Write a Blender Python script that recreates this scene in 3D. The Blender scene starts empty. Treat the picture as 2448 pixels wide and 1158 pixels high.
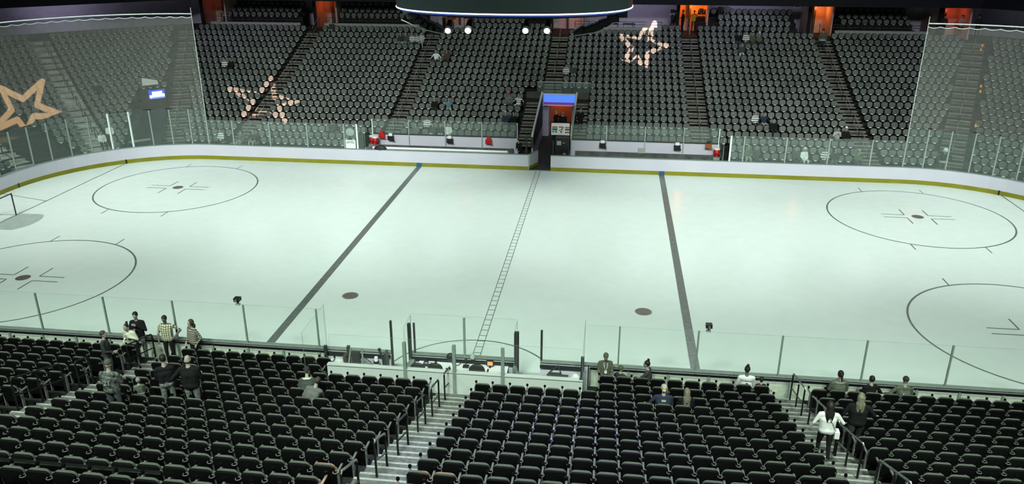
import bpy, math, random
import numpy as np
from mathutils import Vector, Matrix
random.seed(7)
rng = np.random.default_rng(7)
sc = bpy.context.scene
COL = sc.collection
FT = .3048

# ---------------------------------------------------------------- camera, world, lights, exposure
CAM = np.array([4.4137, -36.0684, 14.3284]); YAW, PITCH, ROLL, FPX = .1239, .3727, .0004, 1907.5
def cam_axes():
    ca, sa, cb, sb, cc, s_ = math.cos(YAW), math.sin(YAW), math.cos(PITCH), math.sin(PITCH), math.cos(ROLL), math.sin(ROLL)
    f = np.array([-sa*cb, ca*cb, -sb]); r = np.array([ca, sa, 0.]); u = np.cross(r, f)
    return cc*r+s_*u, -s_*r+cc*u, f
CR, CU, CF = cam_axes()
cd = bpy.data.cameras.new('camera'); cam = bpy.data.objects.new('camera', cd); COL.objects.link(cam)
cd.sensor_fit = 'HORIZONTAL'; cd.sensor_width = 36; cd.lens = 36*FPX/2448; cd.clip_end = 400
m = Matrix.Identity(4)
for i in range(3):
    m[i][0], m[i][1], m[i][2], m[i][3] = CR[i], CU[i], -CF[i], CAM[i]
cam.matrix_world = m
sc.camera = cam
def in_frame(p, mx=60, my=60):
    d = np.asarray(p)-CAM; w = d@CF
    if w < 1: return False
    x, y = 1224+FPX*(d@CR)/w, 579-FPX*(d@CU)/w
    return -mx < x < 2448+mx and -my < y < 1158+my

sc.view_settings.view_transform = 'Standard'; sc.view_settings.look = 'None'
sc.view_settings.exposure = 0.0; sc.view_settings.gamma = 1.0; sc.view_settings.use_curve_mapping = False
sc.cycles.use_denoising = True
sc.cycles.transparent_max_bounces = 16
sc.cycles.max_bounces = 6
w = bpy.data.worlds.new('world'); sc.world = w; w.use_nodes = True
w.node_tree.nodes['Background'].inputs[0].default_value = (.5, .62, .62, 1)
w.node_tree.nodes['Background'].inputs[1].default_value = .03

def area(name, loc, target, sx, sy, power, color, spread=180):
    l = bpy.data.lights.new(name, 'AREA'); l.shape = 'RECTANGLE'; l.size = sx; l.size_y = sy
    l.energy = power; l.color = color; l.spread = math.radians(spread)
    o = bpy.data.objects.new(name, l); COL.objects.link(o); o.location = loc
    o.rotation_euler = (Vector(target)-Vector(loc)).to_track_quat('-Z', 'Y').to_euler()
    return o
ICE_COL = (.95, 1.0, .965)
for lx in (-25, -9, 9, 25):                    # the arena's rink floodlights under the roof, aimed at the ice
    area('rink_floodlight', (lx, -17, 23), (lx, 12.3, 0), 5, 2, 960, ICE_COL, 58)
    area('rink_floodlight', (lx, 17, 23), (lx, 1, 0), 5, 2, 420, ICE_COL, 58)
for lx in (-24, 0, 24):                        # house lights over both stands
    area('house_light', (lx, 6, 26), (lx, 25, 4), 6, 2, 300, (.90, 1.0, .95), 90)
for lx in (-16, 0, 16):
    area('house_light', (lx, -33, 24), (lx, -17, 1), 5, 2, 1750, (.86, 1.0, .88), 80)
for lx in (-40, 6, 15, 38):                    # concourse lights under the upper deck
    area('concourse_light', (lx if abs(lx) < 30 else lx*.985, 31.2 if abs(lx) < 30 else 24.9, 8.85), (lx if abs(lx) < 30 else lx*1.08, 37 if abs(lx) < 30 else 31, 7.6), 4, .3, 42, (.80, .74, 1.0), 150)

def spot(name, loc, target, power, color, angle, blend=.4, size=.15):
    l = bpy.data.lights.new(name, 'SPOT'); l.energy = power; l.color = color
    l.spot_size = math.radians(angle); l.spot_blend = blend; l.shadow_soft_size = size
    o = bpy.data.objects.new(name, l); COL.objects.link(o); o.location = loc
    o.rotation_euler = (Vector(target)-Vector(loc)).to_track_quat('-Z', 'Y').to_euler()
    return o

def gobo_spot(name, loc, tips, inner, power, color, width, rnd=.15):
    """a stage spotlight whose gobo cuts the beam to a five-pointed star outline through the given world points"""
    loc = np.array(loc, float); pts = [np.array(p, float) for p in tips]; ins = [np.array(p, float) for p in inner]
    ctr = sum(pts)/len(pts); D = (ctr-loc)/np.linalg.norm(ctr-loc)
    X = np.cross(D, (0, 0, 1)); X /= np.linalg.norm(X); Y = np.cross(X, D)
    uv = lambda p: np.array([(p-loc)@X, (p-loc)@Y])/((p-loc)@D)
    T = [uv(p)*.95 for p in pts]; I = [(T[i]+T[(i+1) % 5])/2*.45 for i in range(5)]
    ring = []
    for a, b in zip(T, I): ring += [a, b]
    rad = max(np.linalg.norm(t) for t in ring)
    o = spot(name, loc, ctr, power, color, math.degrees(2*math.atan(rad*1.25)), .05, .01)
    l = o.data; l.use_nodes = True; nt = l.node_tree; N = nt.nodes; L = nt.links
    em = next(n for n in N if n.type == 'EMISSION')
    geo = N.new('ShaderNodeNewGeometry')
    def dot(v):
        n = N.new('ShaderNodeVectorMath'); n.operation = 'DOT_PRODUCT'; L.new(geo.outputs['Incoming'], n.inputs[0]); n.inputs[1].default_value = tuple(v); return n.outputs['Value']
    def ma(op, a, b=None, clamp=False):
        n = N.new('ShaderNodeMath'); n.operation = op; n.use_clamp = clamp
        for i, v in enumerate((a, b)):
            if v is None: continue
            if isinstance(v, (int, float)): n.inputs[i].default_value = v
            else: L.new(v, n.inputs[i])
        return n.outputs[0]
    dd = dot(D)
    cmb = N.new('ShaderNodeCombineXYZ'); L.new(ma('DIVIDE', dot(X), dd), cmb.inputs[0]); L.new(ma('DIVIDE', dot(Y), dd), cmb.inputs[1])
    best = None
    for i in range(10):
        a, b = ring[i], ring[(i+1) % 10]; ba = b-a
        s = N.new('ShaderNodeVectorMath'); s.operation = 'SUBTRACT'; L.new(cmb.outputs[0], s.inputs[0]); s.inputs[1].default_value = (a[0], a[1], 0)
        d_ = N.new('ShaderNodeVectorMath'); d_.operation = 'DOT_PRODUCT'; L.new(s.outputs[0], d_.inputs[0]); d_.inputs[1].default_value = (ba[0]/(ba@ba), ba[1]/(ba@ba), 0)
        h = ma('ADD', d_.outputs['Value'], 0.0, True)
        sc_ = N.new('ShaderNodeVectorMath'); sc_.operation = 'SCALE'; sc_.inputs[0].default_value = (ba[0], ba[1], 0); L.new(h, sc_.inputs['Scale'])
        df = N.new('ShaderNodeVectorMath'); df.operation = 'DISTANCE'; L.new(s.outputs[0], df.inputs[0]); L.new(sc_.outputs[0], df.inputs[1])
        best = df.outputs['Value'] if best is None else ma('MINIMUM', best, df.outputs['Value'])
    wd = width
    n = N.new('ShaderNodeMapRange'); L.new(best, n.inputs['Value'])
    n.inputs['From Min'].default_value = wd*(1-rnd); n.inputs['From Max'].default_value = wd*(1+rnd); n.inputs['To Min'].default_value = 1; n.inputs['To Max'].default_value = 0
    L.new(n.outputs['Result'], em.inputs['Strength'])
    return o
WARM = (1.0, .60, .48)
gobo_spot('star_spotlight', (3, -8, 20), [(7.61, 33.14, 7.73), (8.67, 28.64, 5.9), (6.8, 24.4, 4.33), (4.96, 25.59, 4.75), (4.82, 30.2, 6.52)],
          [(7.3, 29.4, 6.2), (7.25, 27.6, 5.5), (6.4, 26.7, 5.15), (5.85, 27.4, 5.4), (6.1, 29.3, 6.1)], 330000, (1.0, .62, .52), .0046)
gobo_spot('star_spotlight', (-8, -8, 20), [(-21.54, 22.93, 3.82), (-18.09, 19.48, 2.68), (-18.02, 16.62, 1.82), (-21.6, 17.24, 2.0), (-24.29, 21.07, 3.19)],
          [(-20.6, 20.0, 2.85), (-19.0, 18.6, 2.4), (-19.6, 17.6, 2.1), (-21.6, 18.8, 2.5), (-22.0, 20.4, 3.0)], 230000, WARM, .0048)
gobo_spot('star_spotlight', (8, -4, 21), [(-29.51, 8.37, 5.95), (-29.06, 9.13, 3.64), (-30.13, 6.84, 3.1), (-30.42, 4.6, 3.7), (-30.36, 5.85, 5.96)],
          [(-29.84, 7.66, 4.57), (-29.96, 7.35, 3.74), (-30.3, 6.1, 3.85), (-30.4, 5.6, 4.5), (-30.1, 6.9, 5.0)], 360000, (1.0, .56, .30), .0040)
gobo_spot('star_spotlight', (6, -6.5, 18), [(-1.0, -23.3, 4.4), (1.7, -23.3, 4.4), (2.7, -25.7, 5.0), (.4, -27.6, 5.9), (-2.0, -25.7, 5.0)], [(0, 0, 0)]*5, 90000, (1.0, .50, .26), .0065)
spot('purple_wash_light', (3.6, -5.6, 11.2), (3.4, -21.8, 3.0), 11000, (.42, .36, 1.0), 34, .9)
spot('violet_wash_light', (-27, 6, 19), (-29, 36, 8), 2600, (.65, .4, 1.0), 40, .9)
spot('violet_wash_light', (8, 6, 20), (9, 36, 8), 3600, (.62, .45, 1.0), 44, .9)
spot('violet_wash_light', (27, 6, 19), (33, 33, 8), 2400, (.62, .45, 1.0), 44, .9)

# ---------------------------------------------------------------- materials
MATS = {}
def mat(name, col, rough=.6, metal=0., spec=.4, var=0., scale=8., emit=None, estr=0., bump=0.):
    if name in MATS: return MATS[name]
    m = bpy.data.materials.new(name); m.use_nodes = True; nt = m.node_tree; N = nt.nodes; L = nt.links
    b = N['Principled BSDF']; b.inputs['Roughness'].default_value = rough; b.inputs['Metallic'].default_value = metal
    b.inputs['Specular IOR Level'].default_value = spec
    b.inputs['Base Color'].default_value = (*col, 1)
    if var or bump:
        tc = N.new('ShaderNodeTexCoord'); nz = N.new('ShaderNodeTexNoise'); nz.inputs['Scale'].default_value = scale; nz.inputs['Detail'].default_value = 3
        L.new(tc.outputs['Object'], nz.inputs['Vector'])
        if var:
            r = N.new('ShaderNodeMapRange'); r.inputs['From Min'].default_value = .3; r.inputs['From Max'].default_value = .7
            r.inputs['To Min'].default_value = 1-var; r.inputs['To Max'].default_value = 1+var; L.new(nz.outputs['Fac'], r.inputs['Value'])
            mx = N.new('ShaderNodeVectorMath'); mx.operation = 'SCALE'; mx.inputs[0].default_value = col; L.new(r.outputs['Result'], mx.inputs['Scale'])
            L.new(mx.outputs[0], b.inputs['Base Color'])
        if bump:
            bp = N.new('ShaderNodeBump'); bp.inputs['Strength'].default_value = bump; bp.inputs['Distance'].default_value = .02
            L.new(nz.outputs['Fac'], bp.inputs['Height']); L.new(bp.outputs[0], b.inputs['Normal'])
    if emit:
        b.inputs['Emission Color'].default_value = (*emit, 1); b.inputs['Emission Strength'].default_value = estr
    MATS[name] = m; return m
def glass_mat(name, veil, tint, col=(.7, .85, .78)):
    m = bpy.data.materials.new(name); m.use_nodes = True; nt = m.node_tree; N = nt.nodes; L = nt.links; N.clear()
    o = N.new('ShaderNodeOutputMaterial'); t = N.new('ShaderNodeBsdfTransparent'); t.inputs[0].default_value = (*tint, 1)
    d = N.new('ShaderNodeBsdfDiffuse'); d.inputs[0].default_value = (*col, 1)
    mx = N.new('ShaderNodeMixShader'); mx.inputs[0].default_value = veil
    L.new(t.outputs[0], mx.inputs[1]); L.new(d.outputs[0], mx.inputs[2]); L.new(mx.outputs[0], o.inputs[0])
    MATS[name] = m; return m
M_GLASS = glass_mat('rink_glass', .065, (.94, .98, .96))
M_NGLASS = glass_mat('near_glass', .012, (.982, .99, .985))
M_NET = glass_mat('netting', .12, (.93, .96, .94), (.66, .72, .64))
M_GEDGE = mat('glass_edge', (.20, .27, .24), .3)
M_FEDGE = mat('far_glass_edge', (.55, .72, .64), .3)
M_BOARD = mat('board_white', (.58, .59, .66), .45, var=.03, scale=.7)
M_KICK = mat('kick_olive', (.22, .22, .010), .5, var=.12, scale=1.2)
M_BLUE = mat('kick_blue', (.03, .10, .25), .5)
M_BLACK = mat('black_plastic', (.010, .011, .011), .5)
M_CAP = mat('cap_rail_grey', (.20, .26, .22), .5, var=.1)
M_ALU = mat('aluminium', (.42, .50, .46), .4, .5)
M_STEEL = mat('dark_steel', (.05, .06, .055), .4, .4)
M_WHITE = mat('white_paint', (.78, .84, .82), .5)
M_POLE = mat('white_pole', (.75, .85, .80), .4)
M_CONC = mat('concrete', (.014, .015, .0135), .85, var=.25, scale=3)
M_TREAD = mat('tread_grey', (.115, .125, .11), .8, var=.35, scale=9)
M_NOSE = mat('step_nosing', (.34, .37, .34), .7, var=.2, scale=12)
M_PALE = mat('pale_tread', (.40, .42, .37), .8, var=.4, scale=1.2)
M_FSTEP = mat('far_tread', (.075, .078, .062), .85, var=.3, scale=2)
M_FNOSE = mat('far_nosing', (.27, .28, .24), .7, var=.3, scale=5)
M_SHELL = mat('seat_shell', (.003, .0035, .0033), .65, spec=.10)
M_TIP = mat('armrest_tip', (.003, .0034, .0032), .95, spec=.05)
M_PAD = mat('seat_fabric', (.085, .100, .080), .9, var=.18, scale=40, bump=.25)
M_FPAD = mat('far_seat_fabric', (.125, .146, .130), .85, var=.28, scale=.55)
M_GLINT = mat('seat_lip_glint', (.9, .95, .92), .35)  # near-white paints in the highlight along the folded pan's lower edge
M_ARM = mat('armrest_plastic', (.15, .16, .155), .4)
M_RING = mat('cup_ring', (.12, .13, .115), .3)
M_RAIL = mat('handrail_dark', (.022, .026, .023), .35, .6)
M_RAILTOP = mat('handrail_pale', (.16, .18, .165), .3, .8)  # paler metal for the tubes of some near handrails
M_FRAIL = mat('far_handrail', (.34, .38, .34), .4, .4)
M_WALL = mat('wall_lavender', (.52, .49, .60), .9, var=.08, scale=2)
M_FASCIA = mat('fascia_navy', (.004, .005, .009), .6, spec=.2)
M_DARK = mat('void_black', (.012, .012, .013), .9)
M_PORT = mat('portal_wall', (.55, .42, .34), .8, var=.1, scale=2)
M_RED = mat('cooler_red', (.45, .010, .008), .4)
M_HAIR = mat('hair_dark', (.012, .010, .008), .6)
M_CARPET = mat('tunnel_carpet', (.03, .034, .033), .95, var=.4, scale=9)
M_NET2 = mat('goal_net', (.55, .62, .58), .9)

# ---------------------------------------------------------------- mesh builder
class MB:
    def __init__(s): s.v = []; s.f = []; s.m = []
    def add(s, v, f, mi=0):
        n = len(s.v); s.v += [tuple(map(float, p)) for p in v]; s.f += [tuple(i+n for i in q) for q in f]; s.m += [mi]*len(f); return s
    def box(s, x0, x1, y0, y1, z0, z1, mi=0, top=None):
        f = [(0, 3, 2, 1), (4, 5, 6, 7), (0, 1, 5, 4), (1, 2, 6, 5), (2, 3, 7, 6), (3, 0, 4, 7)]
        s.add([(x0, y0, z0), (x1, y0, z0), (x1, y1, z0), (x0, y1, z0), (x0, y0, z1), (x1, y0, z1), (x1, y1, z1), (x0, y1, z1)], f, mi)
        if top is not None: s.m[-5] = top
        return s
    def obox(s, c, ux, hx, hy, z0, z1, mi=0):
        ux = np.array(ux)/np.linalg.norm(ux); uy = np.array([-ux[1], ux[0]]); c = np.array(c[:2])
        q = [c+a*hx*ux+b*hy*uy for a, b in ((-1, -1), (1, -1), (1, 1), (-1, 1))]
        return s.prism(q, z0, z1, mi)
    def prism(s, poly, z0, z1, mi=0):
        n = len(poly); v = [(p[0], p[1], z0) for p in poly]+[(p[0], p[1], z1) for p in poly]
        f = [tuple(range(n-1, -1, -1)), tuple(range(n, 2*n))]+[(i, (i+1) % n, n+(i+1) % n, n+i) for i in range(n)]
        return s.add(v, f, mi)
    def tube(s, pts, r, n=8, mi=0, cap=True):
        pts = [np.array(p, float) for p in pts]; rs = r if isinstance(r, (list, tuple)) else [r]*len(pts)
        v = []; f = []
        for i, p in enumerate(pts):
            t = pts[min(i+1, len(pts)-1)]-pts[max(i-1, 0)]; t /= (np.linalg.norm(t)+1e-9)
            a = np.cross(t, (0, 0, 1.) if abs(t[2]) < .9 else (1., 0, 0)); a /= np.linalg.norm(a); b = np.cross(t, a)
            for j in range(n):
                th = 2*math.pi*j/n; v.append(p+rs[i]*(math.cos(th)*a+math.sin(th)*b))
        for i in range(len(pts)-1):
            for j in range(n): f.append((i*n+j, i*n+(j+1) % n, (i+1)*n+(j+1) % n, (i+1)*n+j))
        if cap: f += [tuple(range(n-1, -1, -1)), tuple(range((len(pts)-1)*n, len(pts)*n))]
        return s.add(v, f, mi)
    def ell(s, c, r, nu=10, nv=7, mi=0, M=None):
        v = []; f = []; c = np.array(c, float)
        for i in range(1, nv):
            ph = math.pi*i/nv
            for j in range(nu):
                th = 2*math.pi*j/nu; v.append(np.array([math.sin(ph)*math.cos(th)*r[0], math.sin(ph)*math.sin(th)*r[1], math.cos(ph)*r[2]]))
        v += [np.array([0, 0, r[2]]), np.array([0, 0, -r[2]])]
        a, b = len(v)-2, len(v)-1
        for j in range(nu):
            f.append((a, j, (j+1) % nu)); f.append((b, (nv-2)*nu+(j+1) % nu, (nv-2)*nu+j))
            for i in range(nv-2): f.append((i*nu+j, (i+1)*nu+j, (i+1)*nu+(j+1) % nu, i*nu+(j+1) % nu))
        if M is not None: v = [M@p for p in v]
        return s.add([c+p for p in v], f, mi)
    def cap(s, p0, p1, r0, r1, n=8, mi=0):
        p0, p1 = np.array(p0, float), np.array(p1, float); t = p1-p0; L = np.linalg.norm(t)+1e-9; t /= L
        P, R = [], []
        for a in (-1, -.8, -.5, 0): P.append(p0+t*r0*a); R.append(max(.08, math.sqrt(max(0, 1-a*a)))*r0)
        for a in (0, .5, .8, 1): P.append(p1+t*r1*a); R.append(max(.08, math.sqrt(max(0, 1-a*a)))*r1)
        return s.tube(P, R, n, mi)
    def torus(s, c, R, r, axis='z', n=14, k=6, mi=0):
        v = []; f = []
        for i in range(n):
            a = 2*math.pi*i/n
            for j in range(k):
                b = 2*math.pi*j/k; q = ((R+r*math.cos(b))*math.cos(a), (R+r*math.cos(b))*math.sin(a), r*math.sin(b))
                if axis == 'y': q = (q[0], q[2], q[1])
                v.append((c[0]+q[0], c[1]+q[1], c[2]+q[2]))
        for i in range(n):
            for j in range(k): f.append((i*k+j, ((i+1) % n)*k+j, ((i+1) % n)*k+(j+1) % k, i*k+(j+1) % k))
        return s.add(v, f, mi)
    def slab(s, outline, y0, y1, b, mi=0, tilt=0., zt=0.):
        """an outline in x,z extruded from y0 to y1 with rounded rims"""
        o = np.array(outline); c = o.mean(0); n = len(o); v = []
        sx = lambda q, k: c+(q-c)*(1-k/np.maximum(.02, np.abs(q-c).max(0)))
        for y, k in ((y0, b), (y0+b*.6, b*.25), (y0+b*1.2, 0), (y1-b*1.2, 0), (y1-b*.6, b*.25), (y1, b)):
            for q in sx(o, k): v.append((q[0], y+tilt*(q[1]-zt), q[1]))
        f = [tuple(range(n)), tuple(range(6*n-1, 5*n-1, -1))]
        for r in range(5):
            for j in range(n): f.append((r*n+j, (r+1)*n+j, (r+1)*n+(j+1) % n, r*n+(j+1) % n))
        return s.add(v, f, mi)
    def mesh(s, name, mats, smooth=False):
        me = bpy.data.meshes.new(name); me.from_pydata(s.v, [], s.f)
        for mm in (mats if isinstance(mats, (list, tuple)) else [mats]): me.materials.append(mm)
        if any(s.m): me.polygons.foreach_set('material_index', s.m)
        if smooth: me.polygons.foreach_set('use_smooth', [True]*len(s.f))
        me.update(); return me
    def build(s, name, mats, parent=None, smooth=False, **props):
        off = np.zeros(3)
        if parent is None:
            a = np.array(s.v); lo, hi = a.min(0), a.max(0); off = np.array([(lo[0]+hi[0])/2, (lo[1]+hi[1])/2, lo[2]])
        elif 'local' not in props:
            off = np.array(parent.matrix_basis.translation)
            if parent.parent: off = off+np.array(parent.parent.matrix_basis.translation)
        props.pop('local', None)
        s.v = [tuple(np.array(p)-off) for p in s.v]
        o = bpy.data.objects.new(name, s.mesh(name, mats, smooth)); COL.objects.link(o)
        if parent is None: o.location = off
        else: o.parent = parent
        for k, v in props.items(): o[k] = v
        return o
def arch(wd, z0, z1, rt, rb, n=4):
    h = wd/2; P = []
    for cx, cz, r, a0 in ((h-rb, z0+rb, rb, -90), (h-rt, z1-rt, rt, 0), (-h+rt, z1-rt, rt, 90), (-h+rb, z0+rb, rb, 180)):
        for i in range(n+1):
            a = math.radians(a0+90*i/n); P.append((cx+r*math.cos(a), cz+r*math.sin(a)))
    return P
def empty(name, loc, label=None, cat=None, group=None, kind=None, rz=0.):
    o = bpy.data.objects.new(name, None); COL.objects.link(o); o.location = loc; o.rotation_euler = (0, 0, rz); o.empty_display_size = .2
    if label: o['label'] = label
    if cat: o['category'] = cat
    if group: o['group'] = group
    if kind: o['kind'] = kind
    return o
def obj(name, me, parent=None, loc=(0, 0, 0), rz=0., **props):
    o = bpy.data.objects.new(name, me); COL.objects.link(o); o.location = loc; o.rotation_euler = (0, 0, rz)
    if parent: o.parent = parent
    for k, v in props.items(): o[k] = v
    return o
def copy_tree(o, parent=None):
    c = o.copy(); COL.objects.link(c)
    if parent: c.parent = parent
    for ch in o.children: copy_tree(ch, c)
    return c
def T(label, cat, group=None):
    d = dict(label=label, category=cat)
    if group: d['group'] = group
    return d
S_ = dict(kind='structure')
def text_mesh(body, size, extrude=.004):
    cu = bpy.data.curves.new('lettering', 'FONT'); cu.body = body; cu.size = size; cu.align_x = 'CENTER'; cu.align_y = 'CENTER'; cu.extrude = extrude; cu.resolution_u = 2
    o = bpy.data.objects.new('lettering', cu); COL.objects.link(o); bpy.context.view_layer.update()
    me = bpy.data.meshes.new_from_object(o.evaluated_get(bpy.context.evaluated_depsgraph_get())); bpy.data.objects.remove(o); return me
ORD = ['first', 'second', 'third', 'fourth', 'fifth', 'sixth', 'seventh', 'eighth', 'ninth', 'tenth', 'eleventh', 'twelfth', 'thirteenth', 'fourteenth', 'fifteenth', 'sixteenth', 'seventeenth', 'eighteenth', 'nineteenth', 'twentieth']

# ---------------------------------------------------------------- bowl geometry
zc = lambda k: 1.1394+.23308*k+.0030174*k*k       # far seat centre height at row k
zt = lambda k: 1.301+.2268*k+.00585*k*k           # near seat top height at row k
FF = lambda k: zc(k)-.62
GF = lambda k: zt(k)-.84
FY = lambda k: 14.2+.86*k
GY = lambda k: -(14.05+.86*k)
xm = lambda k: 25.2+.356*k
R2 = math.sqrt(2)
def cpos(k, a, s):                                 # point of the chamfer row k at distance a along it
    q = 39.4+1.216*k; return (s*(q-a*R2)/2, (q+a*R2)/2)
mitre = lambda k: -7.78+.356*k

# ---------------------------------------------------------------- ice, markings
def make_ice():
    m = bpy.data.materials.new('ice'); m.use_nodes = True; nt = m.node_tree; N = nt.nodes; L = nt.links; b = N['Principled BSDF']
    tc = N.new('ShaderNodeTexCoord')
    n1 = N.new('ShaderNodeTexNoise'); n1.inputs['Scale'].default_value = .09; n1.inputs['Detail'].default_value = 2; L.new(tc.outputs['Object'], n1.inputs['Vector'])
    n2 = N.new('ShaderNodeTexNoise'); n2.inputs['Scale'].default_value = 1.6; n2.inputs['Detail'].default_value = 8; L.new(tc.outputs['Object'], n2.inputs['Vector'])
    r = N.new('ShaderNodeMix'); r.data_type = 'RGBA'; r.inputs['A'].default_value = (.66, .80, .735, 1); r.inputs['B'].default_value = (.73, .83, .795, 1)
    L.new(n1.outputs['Fac'], r.inputs['Factor'])
    r2 = N.new('ShaderNodeMix'); r2.data_type = 'RGBA'; r2.blend_type = 'MULTIPLY'; r2.inputs['Factor'].default_value = .10
    L.new(r.outputs['Result'], r2.inputs['A']); L.new(n2.outputs['Fac'], r2.inputs['B']); L.new(r2.outputs['Result'], b.inputs['Base Color'])
    mr = N.new('ShaderNodeMapRange'); mr.inputs['To Min'].default_value = .10; mr.inputs['To Max'].default_value = .26; L.new(n2.outputs['Fac'], mr.inputs['Value']); L.new(mr.outputs['Result'], b.inputs['Roughness'])
    b.inputs['IOR'].default_value = 1.31; b.inputs['Specular IOR Level'].default_value = .3
    return m
M_ICE = make_ice()
M_LINE = mat('line_grey', (.115, .145, .13), .3, var=.25, scale=6)
M_THIN = mat('thin_line_grey', (.12, .15, .135), .3, var=.2, scale=4)
M_SPOT = mat('faceoff_brown', (.13, .115, .09), .3, var=.3, scale=8)
M_CREASE = mat('crease_grey', (.37, .45, .42), .3, var=.12, scale=3)
RX, RY, RC, RR = 30.48, 12.954, 21.946, 8.534
def rink_pts(off=0., n=14):
    P = []
    for sx, sy, a0 in ((1, 1, 0), (-1, 1, 90), (-1, -1, 180), (1, -1, 270)):
        for i in range(n+1):
            a = math.radians(a0+90*i/n); P.append((sx*RC+(RR+off)*math.cos(a), sy*(RY-RR)+(RR+off)*math.sin(a)))
    return P
ice = MB().add([(x, y, 0) for x, y in rink_pts()], [tuple(range(60))]).build('floor', M_ICE, **S_)
ice.name = 'floor'
def mark(name, mb, m): return mb.build(name, m, ice)
def flat(mb, poly, z=.003): return mb.add([(x, y, z) for x, y in poly], [tuple(range(len(poly)))])
def strip(x0, x1, y0, y1, z=.003): return flat(MB(), [(x0, y0), (x1, y0), (x1, y1), (x0, y1)], z)
for s in (-1, 1):
    mark('blue_line', strip(s*25.5*FT-.165, s*25.5*FT+.165, -12.95, 12.95), M_LINE)
    gx = s*89*FT; gy = 36.75*FT
    mark('goal_line', strip(gx-.04, gx+.04, -gy, gy), M_THIN)
    for sy in (-1, 1):
        mb = MB(); a, b = np.array([gx, sy*11*FT]), np.array([s*100*FT, sy*14*FT]); t = (b-a)/np.linalg.norm(b-a); nn = np.array([-t[1], t[0]])*.028
        mark('trapezoid_line', flat(mb, [a-nn, b-nn, b+nn, a+nn]), M_THIN)
def ring_mb(cx, cy, r, wd, a0=0, a1=360, n=72, z=.003):
    v = []; f = []
    for i in range(n+1):
        a = math.radians(a0+(a1-a0)*i/n)
        for q in (r-wd/2, r+wd/2): v.append((cx+q*math.cos(a), cy+q*math.sin(a), z))
    for i in range(n): f.append((2*i, 2*i+1, 2*i+3, 2*i+2))
    return MB().add(v, f)
for sx in (-1, 1):
    for sy in (-1, 1):
        cx, cy = sx*69*FT, sy*22*FT
        mark('faceoff_circle', ring_mb(cx, cy, 15*FT, .085), M_THIN)
        mark('faceoff_spot', flat(MB(), [(cx+.31*math.cos(a), cy+.31*math.sin(a)) for a in np.linspace(0, 2*math.pi, 20, endpoint=False)], .004), M_SPOT)
        for hx in (-1, 1):
            for hy in (-1, 1):
                mark('hash_mark', strip(cx+hx*1.73-.03, cx+hx*1.73+.03, *sorted((cy+hy*(4.27), cy+hy*5.0))), M_THIN)
                x0, y0 = cx+hx*.61, cy+hy*.24
                mb = strip(*sorted((x0, x0+hx*1.2)), y0-.032, y0+.032); flat(mb, [(x0-.032, min(y0, y0+hy*.92)), (x0+.032, min(y0, y0+hy*.92)), (x0+.032, max(y0, y0+hy*.92)), (x0-.032, max(y0, y0+hy*.92))], .0035)
                mark('faceoff_bracket', mb, M_THIN)
for sx in (-1, 1):
    mark('neutral_spot', flat(MB(), [(sx*20*FT+.31*math.cos(a), -22*FT+.31*math.sin(a)) for a in np.linspace(0, 2*math.pi, 24, endpoint=False)], .004), M_SPOT)
    mark('neutral_spot_rim', ring_mb(sx*20*FT, -22*FT, .33, .03), M_LINE)
    gx = sx*89*FT
    pts = [(gx, -4*FT)]+[(gx-sx*(6*FT*math.cos(a)), 6*FT*math.sin(a)) for a in np.linspace(-.73, .73, 14)]+[(gx, 4*FT)]
    mark('goal_crease', flat(MB(), pts, .002), M_CREASE)
mb = MB()
for x0 in (-.152, .124): mb.add([(x0, -12.95, .003), (x0+.028, -12.95, .003), (x0+.028, 12.95, .003), (x0, 12.95, .003)], [(0, 1, 2, 3)])
mark('centre_line_edges', mb, M_LINE)
for i in range(58):
    y = -12.6+i*.44
    mark('centre_line_rung', strip(-.15, .15, y-.022, y+.022, .0035), M_LINE)
mark('referee_crease', ring_mb(0, -12.954, 10*FT, .07, 0, 180, 40), M_THIN)

# ---------------------------------------------------------------- boards and kick plate
boards = empty('rink_boards', (0, 0, 0), kind='structure')
def wall_path(pts, inn, out, z0, z1):
    """a band of wall along pts; inn/out = offset distance along the outward normal"""
    P = [np.array(p) for p in pts]; v = []; f = []
    for i, p in enumerate(P):
        t = P[min(i+1, len(P)-1)]-P[max(i-1, 0)]; t /= np.linalg.norm(t); nn = np.array([-t[1], t[0]])
        for o, z in ((inn, z0), (out, z0), (out, z1), (inn, z1)): q = p+nn*o; v.append((q[0], q[1], z))
    for i in range(len(P)-1):
        for j in range(4): f.append((4*i+j, 4*i+4+j, 4*i+4+(j+1) % 4, 4*i+(j+1) % 4))
    n = len(P)-1; f += [(0, 1, 2, 3), (4*n+3, 4*n+2, 4*n+1, 4*n)]
    return MB().add(v, f)
def arcp(sx, sy, a0, a1, n=14): return [(sx*RC+RR*math.cos(math.radians(a0+(a1-a0)*i/n)), sy*(RY-RR)+RR*math.sin(math.radians(a0+(a1-a0)*i/n))) for i in range(n+1)]
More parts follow.
